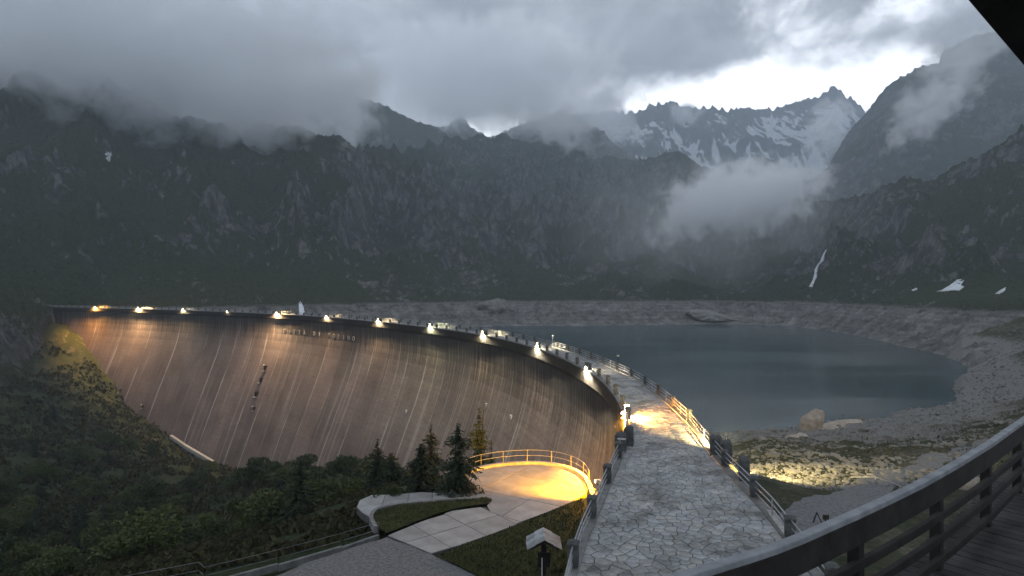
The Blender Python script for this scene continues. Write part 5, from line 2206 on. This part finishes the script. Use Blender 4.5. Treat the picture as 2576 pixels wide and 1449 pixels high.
def cloud(label, px, py, depth, hw, hh, hd, dens=0.02, roll=0.0, scale=2.2, thr=0.0, seed=0.0, soft=0.55, puff=1.4):
    m = bpy.data.materials.new('cloud_vapour')
    m.use_nodes = True
    t = m.node_tree
    t.nodes.clear()
    b = NB(t)
    o_ = b.n('ShaderNodeOutputMaterial')
    v_ = b.n('ShaderNodeVolumePrincipled')
    v_.inputs['Color'].default_value = (0.985, 0.992, 1.0, 1)
    v_.inputs['Anisotropy'].default_value = 0.45
    tc_ = b.n('ShaderNodeTexCoord').outputs['Object']
    ln = b.n('ShaderNodeVectorMath', operation='LENGTH')
    b.put(ln.inputs[0], tc_)
    r_ = ln.outputs['Value']
    k = min(hw, hh)
    q = b.vm('MULTIPLY', tc_, (hw / k, hd / FP * FP / (k / FP * depth) if hd else 1, hh / k))
    q = b.vm('ADD', q, (seed, seed * 0.7, -seed))
    n = b.noise(q, scale, 6.0, 0.6, 0.35)
    dn = b.m('ADD', b.m('MULTIPLY', b.m('SUBTRACT', n, 0.5), puff * 2), b.m('MULTIPLY', b.m('SUBTRACT', 0.62 - thr, r_), 1.6))
    dn = b.smooth(dn, 0.0, soft)
    dn = b.m('MULTIPLY', dn, b.smooth(r_, 1.0, 0.8))
    b.put(v_.inputs['Density'], b.m('MULTIPLY', dn, dens))
    t.links.new(v_.outputs[0], o_.inputs['Volume'])
    bm = bmesh.new()
    bmesh.ops.create_icosphere(bm, subdivisions=3, radius=1.02)
    me = bpy.data.meshes.new('cloud')
    bm.to_mesh(me)
    bm.free()
    o = link('cloud', me, m)
    o.location = P(px, py, depth)
    o.scale = (hw / FP * depth, hd, hh / FP * depth)
    o.rotation_euler = (0, roll, 0)
    tag(o, label, 'cloud', kind='stuff')
    return o


cloud('grey cloud swallowing the top of the left mountain', 110, 85, 740, 640, 265, 250, 0.021, 0.0, 2.1, -0.12, 1.0, puff=2.0)
cloud('grey cloud bank lying on the shoulder of the left mountain', 560, 190, 830, 480, 265, 240, 0.021, 0.10, 2.2, -0.10, 4.0, puff=2.0)
cloud('ragged cloud tongue hanging down from the bank over the middle ridge', 800, 230, 1150, 230, 190, 200, 0.016, 0.5, 2.3, -0.05, 6.0, puff=2.0)
cloud('pale cloud filling the gap behind the middle ridge', 1210, 200, 2720, 480, 185, 380, 0.009, 0.0, 1.8, -0.2, 8.0)
cloud('pale cloud beside the bright gap left of the snowy ridge', 1510, 300, 3700, 170, 130, 300, 0.008, 0.0, 1.9, -0.05, 12.0)
cloud('low white cloud floating over the far end of the lake', 1860, 500, 640, 290, 130, 100, 0.07, -0.14, 2.3, -0.06, 16.0, puff=1.7)
cloud('upright wisp of cloud in front of the snowy ridge', 2085, 335, 3000, 85, 160, 140, 0.013, 0.15, 2.1, 0.02, 20.0, puff=1.7)
cloud('slanting wisp of cloud across the right mountain', 2350, 250, 1150, 260, 100, 110, 0.020, -0.75, 2.2, 0.02, 24.0, puff=1.8)
cloud('torn cloud round the summit of the right mountain', 2410, 110, 1500, 190, 120, 140, 0.014, -0.3, 2.1, -0.02, 28.0, puff=1.7)
cloud('small puff of cloud on the snowy ridge', 1725, 285, 3900, 75, 55, 140, 0.012, 0.0, 2.0, 0.0, 31.0)
cloud('thin grey mist hanging over the far end of the lake', 1780, 560, 720, 560, 230, 180, 0.0022, 0.0, 1.7, -0.2, 40.0, soft=0.9)
cloud('thin cloud shreds drifting over the pointed ridge', 1380, 300, 1750, 230, 95, 130, 0.012, 0.35, 2.2, 0.0, 44.0, puff=2.0)
cloud('wispy tail trailing left from the low lake cloud', 1700, 570, 690, 150, 70, 70, 0.02, -0.5, 2.3, 0.05, 48.0, puff=2.0)
